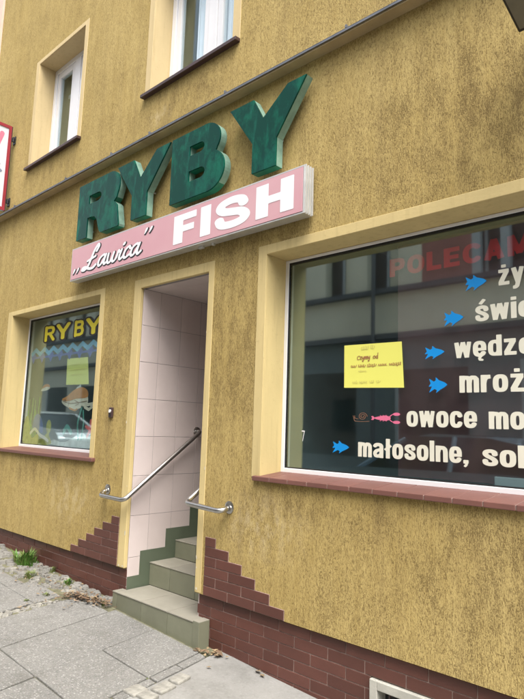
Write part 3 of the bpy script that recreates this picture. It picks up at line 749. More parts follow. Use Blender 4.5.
# ------------------------------------------------------------------ entrance steps
stp = thing('entrance_steps', 'short flight of olive tiled steps up into the shop doorway', 'steps', (-3.6, .5, .12))
prevz = .05
for i, (y0, y1, z) in enumerate(ST):
    x0, x1 = (-4.088, -3.042) if i == 0 else (DX0+.005, DX1-.001)
    mb = MB()
    if i == 0:
        mb.box((x0+.006, y0+.006, 0), (x1-.006, .026, z-.004), 2)
        mb.box((DX0+.006, .026, 0), (DX1-.006, y1+.05, z-.004), 2)
        js = [x0, -4.03, -3.704, -3.389, -3.107, x1]
    else:
        mb.box((x0+.004, y0+.006, .1), (x1-.004, y1+.05, z-.004), 2)
        js = [x0, -3.775, -3.466, x1]
    zb = (.0 if i == 0 else ST[i-1][2]+.002)
    for a, b in zip(js, js[1:]):
        if i == 0 and a == -3.107:                  # separate end block, a touch proud
            mb.box((a+.002, y0-.004, 0), (b, .027, z+.003), 0); mb.box((a+.002, y0-.004, z+.0032), (b, .027, z+.006), 1); continue
        mb.box((a+.0022, y0, zb), (b-.0022, y0+.01, z-.010), 0)
        mb.box((a+.0022, y0-.004, z-.009), (b-.0022, .026 if (i == 0 and (a < -4.04)) else y1, z), 1)
    if i == 0: mb.box((x0, y0+.011, 0), (x0+.008, .026, z-.010), 0)
    mb.build('step', ['riser', 'tread', 'dark_gap'], stp, bevel=.0018, seg=1)

# ------------------------------------------------------------------ handrails
def bend(p0, c, p1, r, n=7):
    p0, c, p1 = Vector(p0), Vector(c), Vector(p1); a = c+(p0-c).normalized()*r; b = c+(p1-c).normalized()*r
    return [(a*(1-t)**2+c*2*t*(1-t)+b*t*t) for t in (k/n for k in range(n+1))]
def flange(mb, c, d, r=.042):
    c = Vector(c); d = Vector(d); mb.tube([c, c+d*.006, c+d*.010], [r, r, r*.7], 22)
hl = thing('handrail', 'steel handrail left of the doorway, turning in and climbing the tiled wall', 'handrail', (-4.37, 0, 1.05))
A, Bp, Cp, Dp, Ep = (-4.372, .0, 1.062), (-4.30, -.085, 1.004), (-3.985, -.085, 1.000), (-3.985, .69, 1.556), (-4.05, .70, 1.556)
A2 = (-4.352, -.085, 1.006)
Aw = (-4.352, 0, 1.050)
pts = [Vector(Aw)]+bend(Aw, A2, Cp, .055)+bend(A2, Cp, Dp, .05)+bend(Cp, Dp, Ep, .03)+[Vector(Ep)]
mb = MB(); mb.tube(pts, .0185, 16); mb.build('rail', 'steel', hl, smooth=True)
mb = MB(); flange(mb, (-4.352, -.001, 1.050), (0, -1, 0)); mb.build('flange', 'steel', hl)
mb = MB(); flange(mb, (DX0+.001, .70, 1.556), (1, 0, 0)); mb.build('flange', 'steel', hl)
hr = thing('handrail', 'short steel handrail on the ochre wall right of the doorway', 'handrail', (-2.87, 0, 1.06))
Aw, A2, Cp, Dp, Ep = (-2.862, 0, 1.066), (-2.862, -.085, 1.045), (-3.225, -.085, 1.062), (-3.225, .62, 1.52), (DX1, .63, 1.52)
pts = [Vector(Aw)]+bend(Aw, A2, Cp, .05)+bend(A2, Cp, Dp, .045)+bend(Cp, Dp, Ep, .025)+[Vector(Ep)]
mb = MB(); mb.tube(pts, .0185, 16); mb.build('rail', 'steel', hr, smooth=True)
mb = MB(); flange(mb, (-2.862, -.001, 1.066), (0, -1, 0)); mb.build('flange', 'steel', hr)
mb = MB(); flange(mb, (DX1-.001, .63, 1.52), (-1, 0, 0)); mb.build('flange', 'steel', hr)

# doorbell
bell = thing('doorbell', 'small brown doorbell with white button on wall left of doorway', 'doorbell', (-4.372, 0, 1.66))
mb = MB(); mb.box((-4.405, -.018, 1.655), (-4.345, -.0005, 1.745)); mb.build('housing', 'sill_metal', bell, bevel=.008, seg=3)
mb = MB(); mb.tube([(-4.375, -.018, 1.712), (-4.375, -.026, 1.712)], .014, 16); mb.build('button', 'white', bell)
mb = MB(); mb.box((-4.39, -.0195, 1.665), (-4.36, -.018, 1.685)); mb.build('name_slot', 'black', bell)

# ------------------------------------------------------------------ big green letters
YF, YB = -.112, -.042
def arc(cx, cz, rx, rz, a0, a1, n=14): return ell(cx, cz, rx, rz, a0, a1, n)
def letter(outer, holes, label):
    xs_ = [p[0] for p in outer]; zs_ = [p[1] for p in outer]
    root = thing('sign_letter', label, 'sign letter', ((min(xs_)+max(xs_))/2, 0, min(zs_)), 'green letters over the shop door')
    loops = [outer]+holes
    flat = [p for lp in loops for p in lp]
    tri = tessellate_polygon([[Vector((a, b, 0)) for a, b in lp] for lp in loops])
    mb = MB(); fy = YF
    n = len(mb.v); mb.v += [(a, fy, b) for a, b in flat]
    def up(t3):
        a, b, c = (Vector((flat[i][0], flat[i][1])) for i in t3)
        return tuple(t3) if (b-a).cross(c-a) > 0 else tuple(reversed(t3))
    for t3 in tri: mb.f.append(tuple(n+i for i in up(t3))); mb.m.append(0)
    n2 = len(mb.v); mb.v += [(a, fy+.012, b) for a, b in flat]
    k = 0
    for lp in loops:
        for i in range(len(lp)):
            j = (i+1) % len(lp); mb.f.append((n+k+i, n2+k+i, n2+k+j, n+k+j)); mb.m.append(0)
        k += len(lp)
    mb.build('letter_face', 'green', root)
    mb = MB(); n = len(mb.v); mb.v += [(a, fy+.0122, b) for a, b in flat]; n2 = len(mb.v); mb.v += [(a, YB, b) for a, b in flat]
    k = 0
    for q, lp in enumerate(loops):
        area = sum(lp[i][0]*lp[(i+1) % len(lp)][1]-lp[(i+1) % len(lp)][0]*lp[i][1] for i in range(len(lp)))
        for i in range(len(lp)):
            j = (i+1) % len(lp)
            dx, dz = lp[j][0]-lp[i][0], lp[j][1]-lp[i][1]; L = math.hypot(dx, dz) or 1
            nz = (-dx/L)*(1 if area > 0 else -1)*(1 if q == 0 else -1)      # shade put into the colour: returns looking down go dark green, others pale
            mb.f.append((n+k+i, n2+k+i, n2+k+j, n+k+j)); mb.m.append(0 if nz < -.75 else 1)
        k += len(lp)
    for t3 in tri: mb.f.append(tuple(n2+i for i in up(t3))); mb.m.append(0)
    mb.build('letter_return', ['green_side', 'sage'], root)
    cx = (min(xs_)+max(xs_))/2
    mb = MB()
    for (px, pz) in outer[::max(1, len(outer)//4)][:4]:
        qx = px+(cx-px)*.35; qz = pz+((min(zs_)+max(zs_))/2-pz)*.35
        mb = MB(); mb.tube([(qx, YB, qz), (qx, 0, qz)], .008, 8); mb.build('stand_off', 'alu', root)
ZB, ZT = 3.352, 3.905
def YL(x0, xa, xc, xb, x1, s0, s1, zc, zj0, zj1, label):
    letter([(s0, ZB), (s1, ZB), (s1, zj1), (x1, ZT), (xb, ZT), (xc, zc), (xa, ZT), (x0, ZT), (s0, zj0)], [], label)
letter([(-5.03, ZB), (-4.845, ZB), (-4.845, 3.545), (-4.775, 3.545), (-4.72, 3.535), (-4.68, 3.50), (-4.63, ZB+.03), (-4.60, ZB), (-4.40, ZB), (-4.31, ZB), (-4.305, ZB+.02), (-4.345, 3.56), (-4.40, 3.605), (-4.36, 3.635)]
       + arc(-4.475, 3.755, .155, .15, -40, 90, 16)[1:] + [(-5.03, ZT)],
       [list(reversed([(-4.835, 3.680)] + arc(-4.68, 3.723, .06, .043, -90, 90, 8) + [(-4.835, 3.766)]))], 'green letter R, first of the four raised letters')
YL(-4.365, -4.115, -4.005, -3.785, -3.60, -4.115, -3.895, 3.71, 3.575, 3.56, 'green letter Y between the letters R and B')
letter([(-3.575, ZB), (-3.13, ZB)] + arc(-3.13, 3.515, .185, .163, -90, 62, 18)[1:] + arc(-3.165, 3.765, .165, .14, -35, 90, 16) + [(-3.575, ZT)],
       [list(reversed([(-3.35, 3.487)] + arc(-3.215, 3.530, .055, .043, -90, 90, 8) + [(-3.35, 3.573)])),
        list(reversed([(-3.35, 3.700)] + arc(-3.225, 3.740, .05, .040, -90, 90, 8) + [(-3.35, 3.780)]))], 'green letter B, third of the four raised letters')
YL(-2.900, -2.662, -2.565, -2.345, -2.187, -2.66, -2.437, 3.735, 3.572, 3.552, 'green letter Y above the word FISH')

# ------------------------------------------------------------------ pink sign box
SX0, SX1, SZ0, SZ1, SF, SB = -5.095, -2.187, 2.958, 3.283, -.106, -.02
sg = thing('sign_box', 'long faded pink sign box reading Ławica FISH above the doorway', 'sign', (-3.64, 0, SZ0))
mb = MB()
mb.box((SX0, SF, SZ0), (SX1, SB, SZ0+.012)); mb.box((SX0, SF, SZ1-.012), (SX1, SB, SZ1)); mb.box((SX0, SF, SZ0+.012), (SX0+.012, SB, SZ1-.012))
mb.box((SX0+.012, SB-.004, SZ0+.012), (SX1-.002, SB, SZ1-.012))
mb.build('casing', 'alu', sg, bevel=.002)
mb = MB(); mb.box((SX1-.012, SF, SZ0+.012), (SX1, SB, SZ1-.012))
for k in range(4): y = SF+.004+k*.024; mb.box((SX1+.0003, y, SZ0+.002), (SX1+.009, y+.009, SZ1+.002))
mb.build('end_cap', 'alu', sg, bevel=.0015)
mb = MB(); mb.box((SX0+.014, SF-.003, SZ0+.014), (SX1-.014, SF+.006, SZ1-.014)); mb.build('panel', 'pink', sg)
# lettering on the panel
def px2w(a, b): return a, b
FZ0, FZ1 = 3.006, 3.238
FISH = {
 'F': ([([(.14, 0), (.14, 1)], .28), ([(.14, .885), (.66, .885)], .23), ([(.14, .49), (.60, .49)], .22)], .68),
 'I': ([([(.14, 0), (.14, 1)], .28)], .28),
 'S': ([(catmull([(.73, .68), (.66, .83), (.45, .885), (.22, .83), (.15, .70), (.24, .575), (.45, .51), (.67, .44), (.77, .29), (.69, .16), (.45, .11), (.2, .16), (.12, .34)], 7), .24)], .92),
 'H': ([([(.14, 0), (.14, 1)], .28), ([(.68, 0), (.68, 1)], .28), ([(.14, .5), (.68, .5)], .23)], .82)}
mb = MB()
set_text('FISH', FISH, -3.50, FZ0, FZ1-FZ0, 1, SF-.0045, mb, space=.10, res=.016, width=1.23)
mb.build('lettering', 'white', sg)
def script(mb, dx=0, dz=0, grow=0.0, y=0, mi=0):
    H = .107; X0 = -4.79; Z0 = 3.022; sl = .24; HX = .165
    def T(a, b): return (X0+dx+(a+b*sl)*HX, y, Z0+dz+b*H)
    ss = [
     (catmull([(.62, 1.50), (.74, 1.85), (.60, 2.02), (.36, 1.6), (.20, .9), (.06, .35), (-.22, .08), (-.5, .12), (-.45, .30), (-.15, .28), (.25, .08), (.62, .06), (.86, .26)], 6), .19),
     ([(-.12, .82), (.62, 1.04)], .17),
     (catmull([(1.75, .82), (1.5, .92), (1.2, .7), (1.13, .3), (1.28, .06), (1.52, .25), (1.72, .8)], 6), .16), (catmull([(1.76, .9), (1.70, .35), (1.80, .08), (1.98, .2)], 5), .16),
     (catmull([(2.02, .85), (2.05, .3), (2.2, .06), (2.42, .2), (2.55, .8)], 6), .16), (catmull([(2.54, .85), (2.52, .3), (2.68, .05), (2.92, .3), (2.98, .85), (3.12, .72)], 6), .15),
     (catmull([(3.28, .85), (3.2, .3), (3.32, .06), (3.52, .2)], 5), .16), ([(3.36, 1.25), (3.40, 1.32)], .18),
     (catmull([(4.1, .72), (3.95, .92), (3.68, .72), (3.6, .3), (3.78, .06), (4.12, .22)], 6), .16),
     (catmull([(4.86, .82), (4.6, .92), (4.3, .7), (4.24, .3), (4.4, .06), (4.64, .25), (4.83, .8)], 6), .16), (catmull([(4.87, .9), (4.80, .35), (4.92, .06), (5.15, .22)], 5), .16),
    ]
    ss = [(p, t*1.2, 'round') for p, t in ss]
    stroke_sheet(ss, .028, T, mb, mi, grow)
    for (a, b) in ((-1.45, .22), (-1.05, .22), (5.15, 1.72), (5.55, 1.72)):
        stroke_sheet([([(a, b), (a+.04, b+.16)], .17, 'round'), ([(a+.06, b+.05), (a-.05, b-.18)], .09, 'round')], .03, T, mb, mi, grow)
mb = MB(); script(mb, .008, -.006, .05, SF-.0042, 0); mb.build('script_outline', 'black', sg)
mb = MB(); script(mb, 0, 0, .0, SF-.0058, 0); mb.build('script_lettering', 'white', sg)
for a, b in ((-3.25, -3.20), (-3.10, -3.08)): mb = MB(); mb.box((a, -.06, SZ0-.018), (b, -.04, SZ0-.001)); mb.build('cable_clip', 'alu', sg)

# projecting sign at the far left
ps = thing('projecting_sign', 'white sign board with red border on brackets at left edge', 'sign', (-6.95, 0, 4.15))
XS = -6.95
mb = MB(); mb.box((XS-.045, -.80, 4.150), (XS-.004, -.060, 5.250)); mb.build('board', plain('off_white_sign_board', (0.58, 0.60, 0.64), 0.4, 0.03), ps, bevel=.003)
mb = MB()
for (a, b) in (((-.80, 4.15), (-.060, 4.19)), ((-.80, 5.21), (-.060, 5.25)), ((-.095, 4.19), (-.060, 5.21)), ((-.80, 4.19), (-.765, 5.21))):
    mb.box((XS-.004, a[0], a[1]), (XS+.004, b[0], b[1]))
mb.build('border', plain('red_sign_border', (0.27, 0.022, 0.035), 0.4), ps)
mb = MB(); mb.box((XS-.046, -.0595, 4.152), (XS+.002, -.050, 5.248)); mb.build('edge_trim', 'black', ps)
for z in (4.28, 5.09):
    mb = MB(); mb.box((XS-.04, -.05, z-.02), (XS-.01, -.001, z+.02)); mb.box((XS-.055, -.012, z-.05), (XS+.005, -.0005, z+.05)); mb.tube([(XS-.005, -.03, z-.03), (XS-.005, -.03, z+.03)], .012, 10); mb.build('bracket', 'black', ps)
mb = MB(); stroke_sheet([([(-.17, 5.12), (-.22, 4.95), (-.34, 4.72)], .055, 'round'), ([(-.34, 4.72), (-.55, 4.60)], .06, 'round')], .01, lambda a, b: (XS-.0025, a, b), mb); mb.build('emblem', plain('pale_red_print', (0.55, 0.16, 0.24), 0.5), ps)
mb = MB(); stroke_sheet([(ell(-.20, 4.64, .07, .03, 0, 360, 20), .01, 'fill'), ([(-.17, 4.72), (-.26, 4.86)], .022, 'round'), ([(-.16, 4.4), (-.3, 4.35)], .02, 'round'), ([(-.15, 4.5), (-.35, 4.44)], .014, 'round')], .008, lambda a, b: (XS-.0022, a, b), mb); mb.build('emblem', plain('grey_blue_print', (0.17, 0.20, 0.27), 0.5), ps)

# floodlight high on the right
fl = thing('wall_floodlight', 'flat grey floodlight panel jutting from the wall at top right', 'lamp', (-.65, 0, 3.56))
def FLp(x, s, w): return (x, -.12-.42*s-.02*w, 3.545+.085*s+.1*w*.5)
mb = MB(); x0, x1 = -.857, -.62
mb.hexa([FLp(x0, 0, 0), FLp(x1, 0, 0), FLp(x1, 1, 0), FLp(x0, 1, 0), FLp(x0, 0, 1), FLp(x1, 0, 1), FLp(x1, 1, 1), FLp(x0, 1, 1)])
mb.build('casing', 'black', fl, bevel=.006)
def FLq(x, s): p = FLp(x, s, 0); return (p[0], p[1], p[2]-.002)
mb = MB(); mb.face([FLq(x0+.012, .05), FLq(x0+.012, .95), FLq(x1-.012, .95), FLq(x1-.012, .05)]); mb.build('lens', 'lampgrey', fl)
mb = MB(); mb.tube([(-.74, -.16, 3.62), (-.74, -.05, 3.68), (-.74, 0, 3.68)], .016); mb.box((-.79, -.012, 3.62), (-.69, -.0005, 3.74)); mb.build('bracket', 'black', fl)

# ------------------------------------------------------------------ writing and pictures on the big pane
GY = .2105
mb = MB()
for txt, x, z, h, wd in (('żywe', -1.108, 2.392, .084, .30), ('świeże', -1.234, 2.210, .085, .46), ('wędzone', -1.354, 2.019, .084, .575), ('mrożone', -1.328, 1.829, .090, .60),
                         ('owoce', -1.647, 1.640, .088, .410), ('morza', -1.173, 1.638, .088, .40), ('małosolne,', -1.975, 1.4525, .086, .690), ('solone', -1.211, 1.448, .084, .48)):
    mb = MB(); set_text(txt, GLY, x, z, h, 0, GY, mb, width=wd, grow=.010); mb.build('lettering', 'cream_letter', bw)
mb = MB(); set_text('POLECAMY', CAP, -1.763, 2.545, .108, 0, .2215, mb, space=.13, width=.945, grow=.02)
mb.build('lettering', 'red_letter', bw, label='dull red capital letters')
FISHP = [(1.0, .52), (.86, .66), (.70, .74), (.56, .80), (.40, 1.0), (.40, .80), (.30, .72), (.05, .92), (.13, .62), (.02, .42), (.20, .44), (.04, .06), (.34, .28), (.46, .20), (.40, .02), (.62, .22), (.84, .36)]
for (x0, x1, z0, z1) in ((-1.291, -1.168, 2.381, 2.473), (-1.417, -1.300, 2.196, 2.289), (-1.535, -1.412, 2.018, 2.098), (-1.512, -1.398, 1.826, 1.919), (-2.172, -2.041, 1.460, 1.544)):
    mb = MB(); stroke_sheet([(FISHP, .02, 'fill')], .022, lambda a, b: (x0+a*(x1-x0), GY, z0+b*(z1-z0)), mb); mb.build('fish_sticker', 'blue', bw)
mb = MB(); st = [(catmull([(0, .5), (.10, .60), (.3, .70), (.5, .74), (.66, .60), (.66, .40), (.5, .26), (.3, .30), (.10, .40)], 4, True), .01, 'fill'),
    ([(0, .5), (-.06, .68)], .09), ([(0, .5), (-.06, .32)], .09), ([(.6, .56), (.72, .82), (.84, .92)], .05, 'round'), ([(.6, .44), (.72, .18), (.84, .08)], .05, 'round'),
    (ell(.9, .88, .14, .15, 0, 360, 14), .01, 'fill'), (ell(.9, .12, .14, .15, 0, 360, 14), .01, 'fill'),
    ([(.32, .6), (.26, .8)], .025), ([(.42, .6), (.38, .82)], .025), ([(.52, .6), (.5, .82)], .025), ([(.32, .4), (.26, .2)], .025), ([(.42, .4), (.38, .18)], .025), ([(.52, .4), (.5, .18)], .025)]
stroke_sheet(st, .016, lambda a, b: (-1.868+a*.172, GY, 1.655+b*.062), mb); mb.build('lobster_sticker', 'pink_v', bw)
mb = MB(); sp = [(.62+.30*(1-k/60)*math.cos(k*.26), .56+.40*(1-k/60)*math.sin(k*.26)) for k in range(52)]
stroke_sheet([(sp, .05, 'round'), (catmull([(0, .42), (.08, .12), (.3, .08), (.7, .06), (1.05, .1)], 5), .05, 'round'), ([(0, .42), (.16, .36), (.3, .3)], .05, 'round'), ([(.02, .42), (-.05, .62)], .04, 'round'), ([(.07, .4), (.07, .62)], .04, 'round')], .02, lambda a, b: (-2.01+a*.105, GY, 1.66+b*.062), mb); mb.build('snail_sticker', 'brown_v', bw)
mb = MB(); stroke_sheet([([(0, 1), (.6, 1), (.2, 0)], .12, 'round')], .04, lambda a, b: (-2.418+a*.035, GY, 1.532+b*.062), mb); mb.build('scratch_mark', 'white', bw)
mb = MB(); mb.box((-1.725, .250, BZ0+.07), (BX1-.05, .256, BZ1-.05)); mb.build('backing_sheet', 'maroon', bw)
mb = MB(); mb.box((-1.16, .2275, 1.34), (-.70, .2485, 1.395)); solo(mb, 'plastic_tub', 'boxgrey', 'pale grey plastic tub behind the shop window glass at bottom right', 'tub', (-.93, .24, 1.34), bevel=.004)

def note(name, corners, mat, label, y, lines):
    (x0, z0), (x1, z1), (x2, z2), (x3, z3) = corners      # top left, top right, bottom right, bottom left
    loc = ((x3+x2)/2, y, min(z2, z3))
    root = thing(name, label, 'paper note', loc, 'yellow notes taped inside the windows')
    mb = MB(); N = 8
    for i in range(N+1):
        for j in range(N+1):
            u, v = i/N, j/N
            xa = x3+(x2-x3)*u; za = z3+(z2-z3)*u; xb = x0+(x1-x0)*u; zb = z0+(z1-z0)*u
            mb.v.append((xa+(xb-xa)*v, y-.0007-.002*(max(0, u-.6)*max(0, .5-v)), za+(zb-za)*v))
    for i in range(N):
        for j in range(N): a = i*(N+1)+j; mb.f.append((a, a+N+1, a+N+2, a+1)); mb.m.append(0)
    mb.build('sheet', mat, root, smooth=True)
    for k, (strokes, ink) in enumerate(lines):
        mb = MB()
        stroke_sheet([(p, t, 'round') for p, t in strokes], .006, lambda a, b: (x3+(x2-x3)*a, y-.0028, z3+(z0-z3)*b), mb)
        mb.build('handwriting', ink, root)
def scribble(x0, x1, z, h, n, seed, t=.010):
    r = random.Random(seed); out = []; x = x0
    while x < x1-.03:
        L = r.uniform(.06, .20); word = []; a = 0.0; xe = min(x+L, x1)
        amp = h*.5
        while x < xe:
            if r.random() < .12: amp = h*r.uniform(.7, 1.1)
            word.append((x+.010*math.sin(a*1.0+1), z+h*.4+amp*math.sin(a)*r.uniform(.6, 1.0))); a += 1.35; x += .0062
            amp += (h*.5-amp)*.3
        if len(word) > 3: out.append((catmull(word, 3), t))
        x += .028
    return out
def czynny():
    S = .05; o = []; X = .23; Z = .64
    def A(p): o.append((catmull([(X+a*S, Z+b*S*1.5) for a, b in p], 5), .013))
    A([(1.0, .85), (.7, 1.1), (.2, .9), (.05, .4), (.3, 0), (.8, .1)])
    A([(1.0, .8), (1.5, .85), (1.05, .1), (1.6, .1)]); A([(1.8, .85), (1.85, .3), (2.1, .2), (2.4, .85)]); A([(2.4, .85), (2.2, -.3), (1.9, -.7), (1.8, -.3)])
    A([(2.65, .85), (2.6, .05)]); A([(2.62, .5), (2.85, .85), (3.0, .7), (3.0, .05)]); A([(3.25, .85), (3.2, .05)]); A([(3.22, .5), (3.45, .85), (3.6, .7), (3.6, .05)])
    A([(3.8, .85), (3.9, .3), (4.1, .2), (4.4, .9)]); A([(4.4, .9), (4.2, -.3), (3.9, -.7), (3.8, -.3)])
    A([(6.0, .85), (5.6, .7), (5.5, .3), (5.8, .05), (6.15, .3), (6.1, .75), (5.95, .88)]); A([(7.0, .7), (6.6, .8), (6.45, .3), (6.75, .05), (7.0, .4)]); A([(7.1, 1.7), (7.0, .6), (7.05, .05)])
    return o
note('paper_note', [(-2.086, 2.144), (-1.678, 2.138), (-1.663, 1.864), (-2.084, 1.874)], 'note', 'bright yellow handwritten note on the big dark window', .2110,
     [(czynny(), 'ink'), (scribble(.12, .97, .47, .055, .030, 3), 'ink'), (scribble(.25, .42, .36, .035, .026, 5, .007), 'ink_faint'), (scribble(.15, .62, .10, .05, .03, 8, .007), 'ink_faint'), (scribble(.30, .58, .88, .07, .045, 9, .008), 'ink_faint')])
note('paper_note', [(-5.642, 2.274), (-5.226, 2.266), (-5.172, 1.988), (-5.626, 1.994)], 'note_pale', 'pale yellow note on the painted left window under the word RYBY', .2240,
     [(scribble(.2, .55, .72, .05, .03, 13, .009), 'ink_faint'), (scribble(.15, .8, .52, .05, .03, 14, .009), 'ink_faint'), (scribble(.2, .7, .34, .05, .03, 15, .009), 'ink_faint')])

# ------------------------------------------------------------------ paintings on the left pane
mb = MB(); mk = MB()
for c, x0, x1 in (('R', -6.175, -5.935), ('Y', -5.905, -5.615), ('B', -5.520, -5.325), ('Y', -5.285, -5.00)):
    PS = [[(a, min(.93, max(.07, b))) for a, b in p] for p, t in CAP[c][0]]; st = [(p, .18, 'round') for p in PS]; w = CAP[c][1]-.04
    f = lambda y: (lambda a, b: (x0+a/w*(x1-x0), y, 2.495+b*.17))
    stroke_sheet(st, .03, f(.2090), mb); stroke_sheet([(p, .37, 'round') for p in PS], .03, f(.2108), mk)
mk.build('letter_outline', 'black', lw); mb.build('lettering', 'yellow_letter', lw, label='hand painted yellow capitals')
mb = MB(); P = []
for k in range(8): P += [(-6.47+k*.205, 2.36), (-6.47+k*.205+.1, 2.415)]
stroke_sheet([(P, .05)], .012, lambda a, b: (a, .2205, b), mb); mb.build('wave', 'blue_light', lw)
mb = MB()
for k in range(8):
    a = -6.42+k*.205; pts = [(a-.06, 2.355), (a, 2.39), (a+.06, 2.355), (a+.035, 2.30), (a, 2.255), (a-.035, 2.30)]
    stroke_sheet([(pts, .01, 'fill')], .012, lambda p, q: (p, .2223, q), mb)
stroke_sheet([([(-6.46, 2.325), (-5.0, 2.325)], .025)], .012, lambda p, q: (p, .2229, q), mb)
mb.build('wave', 'blue_dark', lw)
def paint(name, mat, shapes, y, parent=lw, res=.01):
    mb = MB(); stroke_sheet(shapes, res, lambda a, b: (a, y, b), mb); return mb.build(name, mat, parent)
big = catmull([(-5.68, 1.835), (-5.58, 1.87), (-5.45, 1.93), (-5.30, 1.955), (-5.20, 1.92), (-5.17, 1.86), (-5.17, 1.80), (-5.28, 1.755), (-5.42, 1.735), (-5.56, 1.76), (-5.67, 1.80)], 4, True)
bf = paint('fish_painting', 'offwhite', [(big, .01, 'fill'), ([(-5.20, 1.78), (-5.00, 1.80)], .03, 'round'), ([(-5.22, 1.76), (-5.14, 1.735), (-5.02, 1.79)], .03, 'round')], .2223)
paint('fish_back', 'orange', [(catmull([(-5.69, 1.84), (-5.58, 1.875), (-5.45, 1.935), (-5.30, 1.962), (-5.19, 1.93), (-5.165, 1.87), (-5.24, 1.85), (-5.40, 1.845), (-5.56, 1.82)], 4, True), .01, 'fill'), ([(-5.52, 1.75), (-5.40, 1.725), (-5.36, 1.74)], .018, 'round')], .2207)
paint('fish_eye', 'black', [(ell(-5.615, 1.832, .009, .009, 0, 360, 12), .004, 'fill')], .2197, res=.004)
paint('fish_line', 'brown_v', [(catmull([(-5.66, 1.822), (-5.5, 1.80), (-5.3, 1.81), (-5.18, 1.82)], 5), .006, 'round'), (catmull([(-5.56, 1.865), (-5.53, 1.81), (-5.55, 1.765)], 5), .006, 'round'), (catmull([(-5.42, 1.83), (-5.33, 1.80), (-5.40, 1.775)], 5), .006, 'round')], .2197, res=.004)
paint('fish_fin', 'stone_w', [([(-5.335, 1.985), (-5.33, 1.965)], .022, 'round'), ([(-5.34, 1.970), (-5.40, 1.955)], .016, 'round')], .2223)
paint('fish_painting', 'offwhite', [(catmull([(-6.18, 1.945), (-6.10, 1.99), (-6.0, 1.995), (-5.97, 1.965), (-6.05, 1.945), (-6.14, 1.94)], 4, True), .01, 'fill')], .2223)
paint('fish_back', 'orange', [(catmull([(-6.15, 1.965), (-6.09, 2.012), (-6.0, 2.01), (-5.97, 1.98), (-6.05, 1.985)], 4, True), .01, 'fill')], .2207)
reeds = []
for k in range(11):
    a = -6.50+k*.030; h = 1.60+.28*math.sin(k*1.9)**2
    reeds.append((catmull([(a, 1.40), (a+.03, (1.4+h)/2), (a+.02+.03*math.sin(k*2.2), h)], 5), .014, 'round'))
paint('reed_painting', 'reed', reeds, .2229)
paint('rock_painting', 'olive', [(catmull([(-6.50, 1.36), (-6.50, 1.62), (-6.43, 1.66), (-6.38, 1.56), (-6.30, 1.42), (-6.18, 1.47), (-6.05, 1.44), (-5.95, 1.48), (-5.89, 1.44), (-5.89, 1.36)], 4, True), .01, 'fill'), (ell(-5.93, 1.55, .055, .075, 0, 360, 20), .01, 'fill')], .2225)
paint('shell_painting', 'navy', [(catmull([(-6.30, 1.52), (-6.27, 1.66), (-6.16, 1.68), (-6.07, 1.58), (-6.06, 1.48), (-6.16, 1.50)], 4, True), .01, 'fill')], .2217)
paint('shell_rim', 'offwhite', [(catmull([(-6.34, 1.47), (-6.24, 1.52), (-6.12, 1.46), (-6.0, 1.43), (-5.92, 1.40)], 4), .035, 'round')], .2205)
paint('pebble_painting', 'stone_w', [(catmull([(-5.85, 1.365), (-5.80, 1.42), (-5.65, 1.40), (-5.5, 1.415), (-5.38, 1.46), (-5.22, 1.50), (-5.12, 1.47), (-4.99, 1.48), (-4.97, 1.365)], 4, True), .01, 'fill')], .2229)
paint('weed_painting', 'teal', [(catmull([(-5.30, 1.44), (-5.33, 1.6), (-5.27, 1.76)], 5), .03, 'round'), (catmull([(-5.24, 1.44), (-5.22, 1.6), (-5.24, 1.72)], 5), .025, 'round'), (catmull([(-5.60, 1.50), (-5.54, 1.56), (-5.45, 1.50)], 5), .05, 'round'), (catmull([(-5.04, 1.80), (-5.0, 1.86), (-4.98, 1.80)], 5), .06, 'round')], .2223)
paint('starfish_painting', 'coral', [([(-5.08, 1.54), (-5.08+.085*math.cos(a), 1.54+.085*math.sin(a))], .035, 'round') for a in (math.radians(18+72*k) for k in range(5))], .2209)

# ------------------------------------------------------------------ plants, rubble, leaves
def tuft(x, y, w, h, n, mat, label, seed, dry=.1):
    r = random.Random(seed); mb = MB()
    for k in range(n):
        a = r.uniform(0, 2*PI); q = w*.5*math.sqrt(r.random())*(.62+.38*math.sin(a*3+seed)*math.cos(a*2+1)); bx, by = x+q*math.cos(a)*1.0, y+q*math.sin(a)*.62
        ht = h*r.uniform(.3, 1.15)*(1-.45*(q/(w*.5))**2)*(.75+.35*math.sin(bx*37+by*23+seed)); ln = ht*r.uniform(.2, .8); an = math.atan2(by-y, bx-x)+r.uniform(-1, 1)
        d = Vector((math.cos(an), math.sin(an), 0)); s = Vector((-d.y, d.x, 0))*r.uniform(.002, .0048)*(h/.1)**.4
        b = Vector(gp(bx, by, -.01)); m1 = b+d*ln*.35+Vector((0, 0, ht*.65)); t = b+d*ln+Vector((0, 0, ht*r.uniform(.75, 1.0)))
        mi = 1 if r.random() < dry else 0
        mb.face([b-s, b+s, m1+s*.9, m1-s*.9], mi); mb.face([m1-s*.9, m1+s*.9, t], mi)
    return solo(mb, 'grass_tuft', [mat, 'grass_dull'], label, 'weed', gp(x, y), 'weeds along the foot of the wall')
tuft(-5.56, -.10, .40, .15, 620, 'grass', 'largest bright green grass tuft by the plinth at far left', 1, .28)
tuft(-5.15, -.24, .24, .07, 240, 'grass_dull', 'low dull green weed in front of the big grass tuft', 2, .4)
tuft(-4.80, -.06, .14, .06, 150, 'grass', 'small green weed against the plinth beside the rubble', 3)
tuft(-5.20, .0, .12, .06, 90, 'grass_dull', 'sparse yellowish weed against the plinth behind dull green weed', 4, .5)
tuft(-4.16, -.10, .10, .055, 110, 'grass_dull', 'tiny weed in the leaf heap beside the lowest step', 5, .4)
tuft(-4.56, -.55, .09, .028, 110, 'grass_dull', 'flat mossy weed in the mid pavement joint', 6, .6)
tuft(-4.60, -.36, .12, .03, 120, 'grass_dull', 'flat mossy weed where the pavement joint meets rubble', 16, .5)
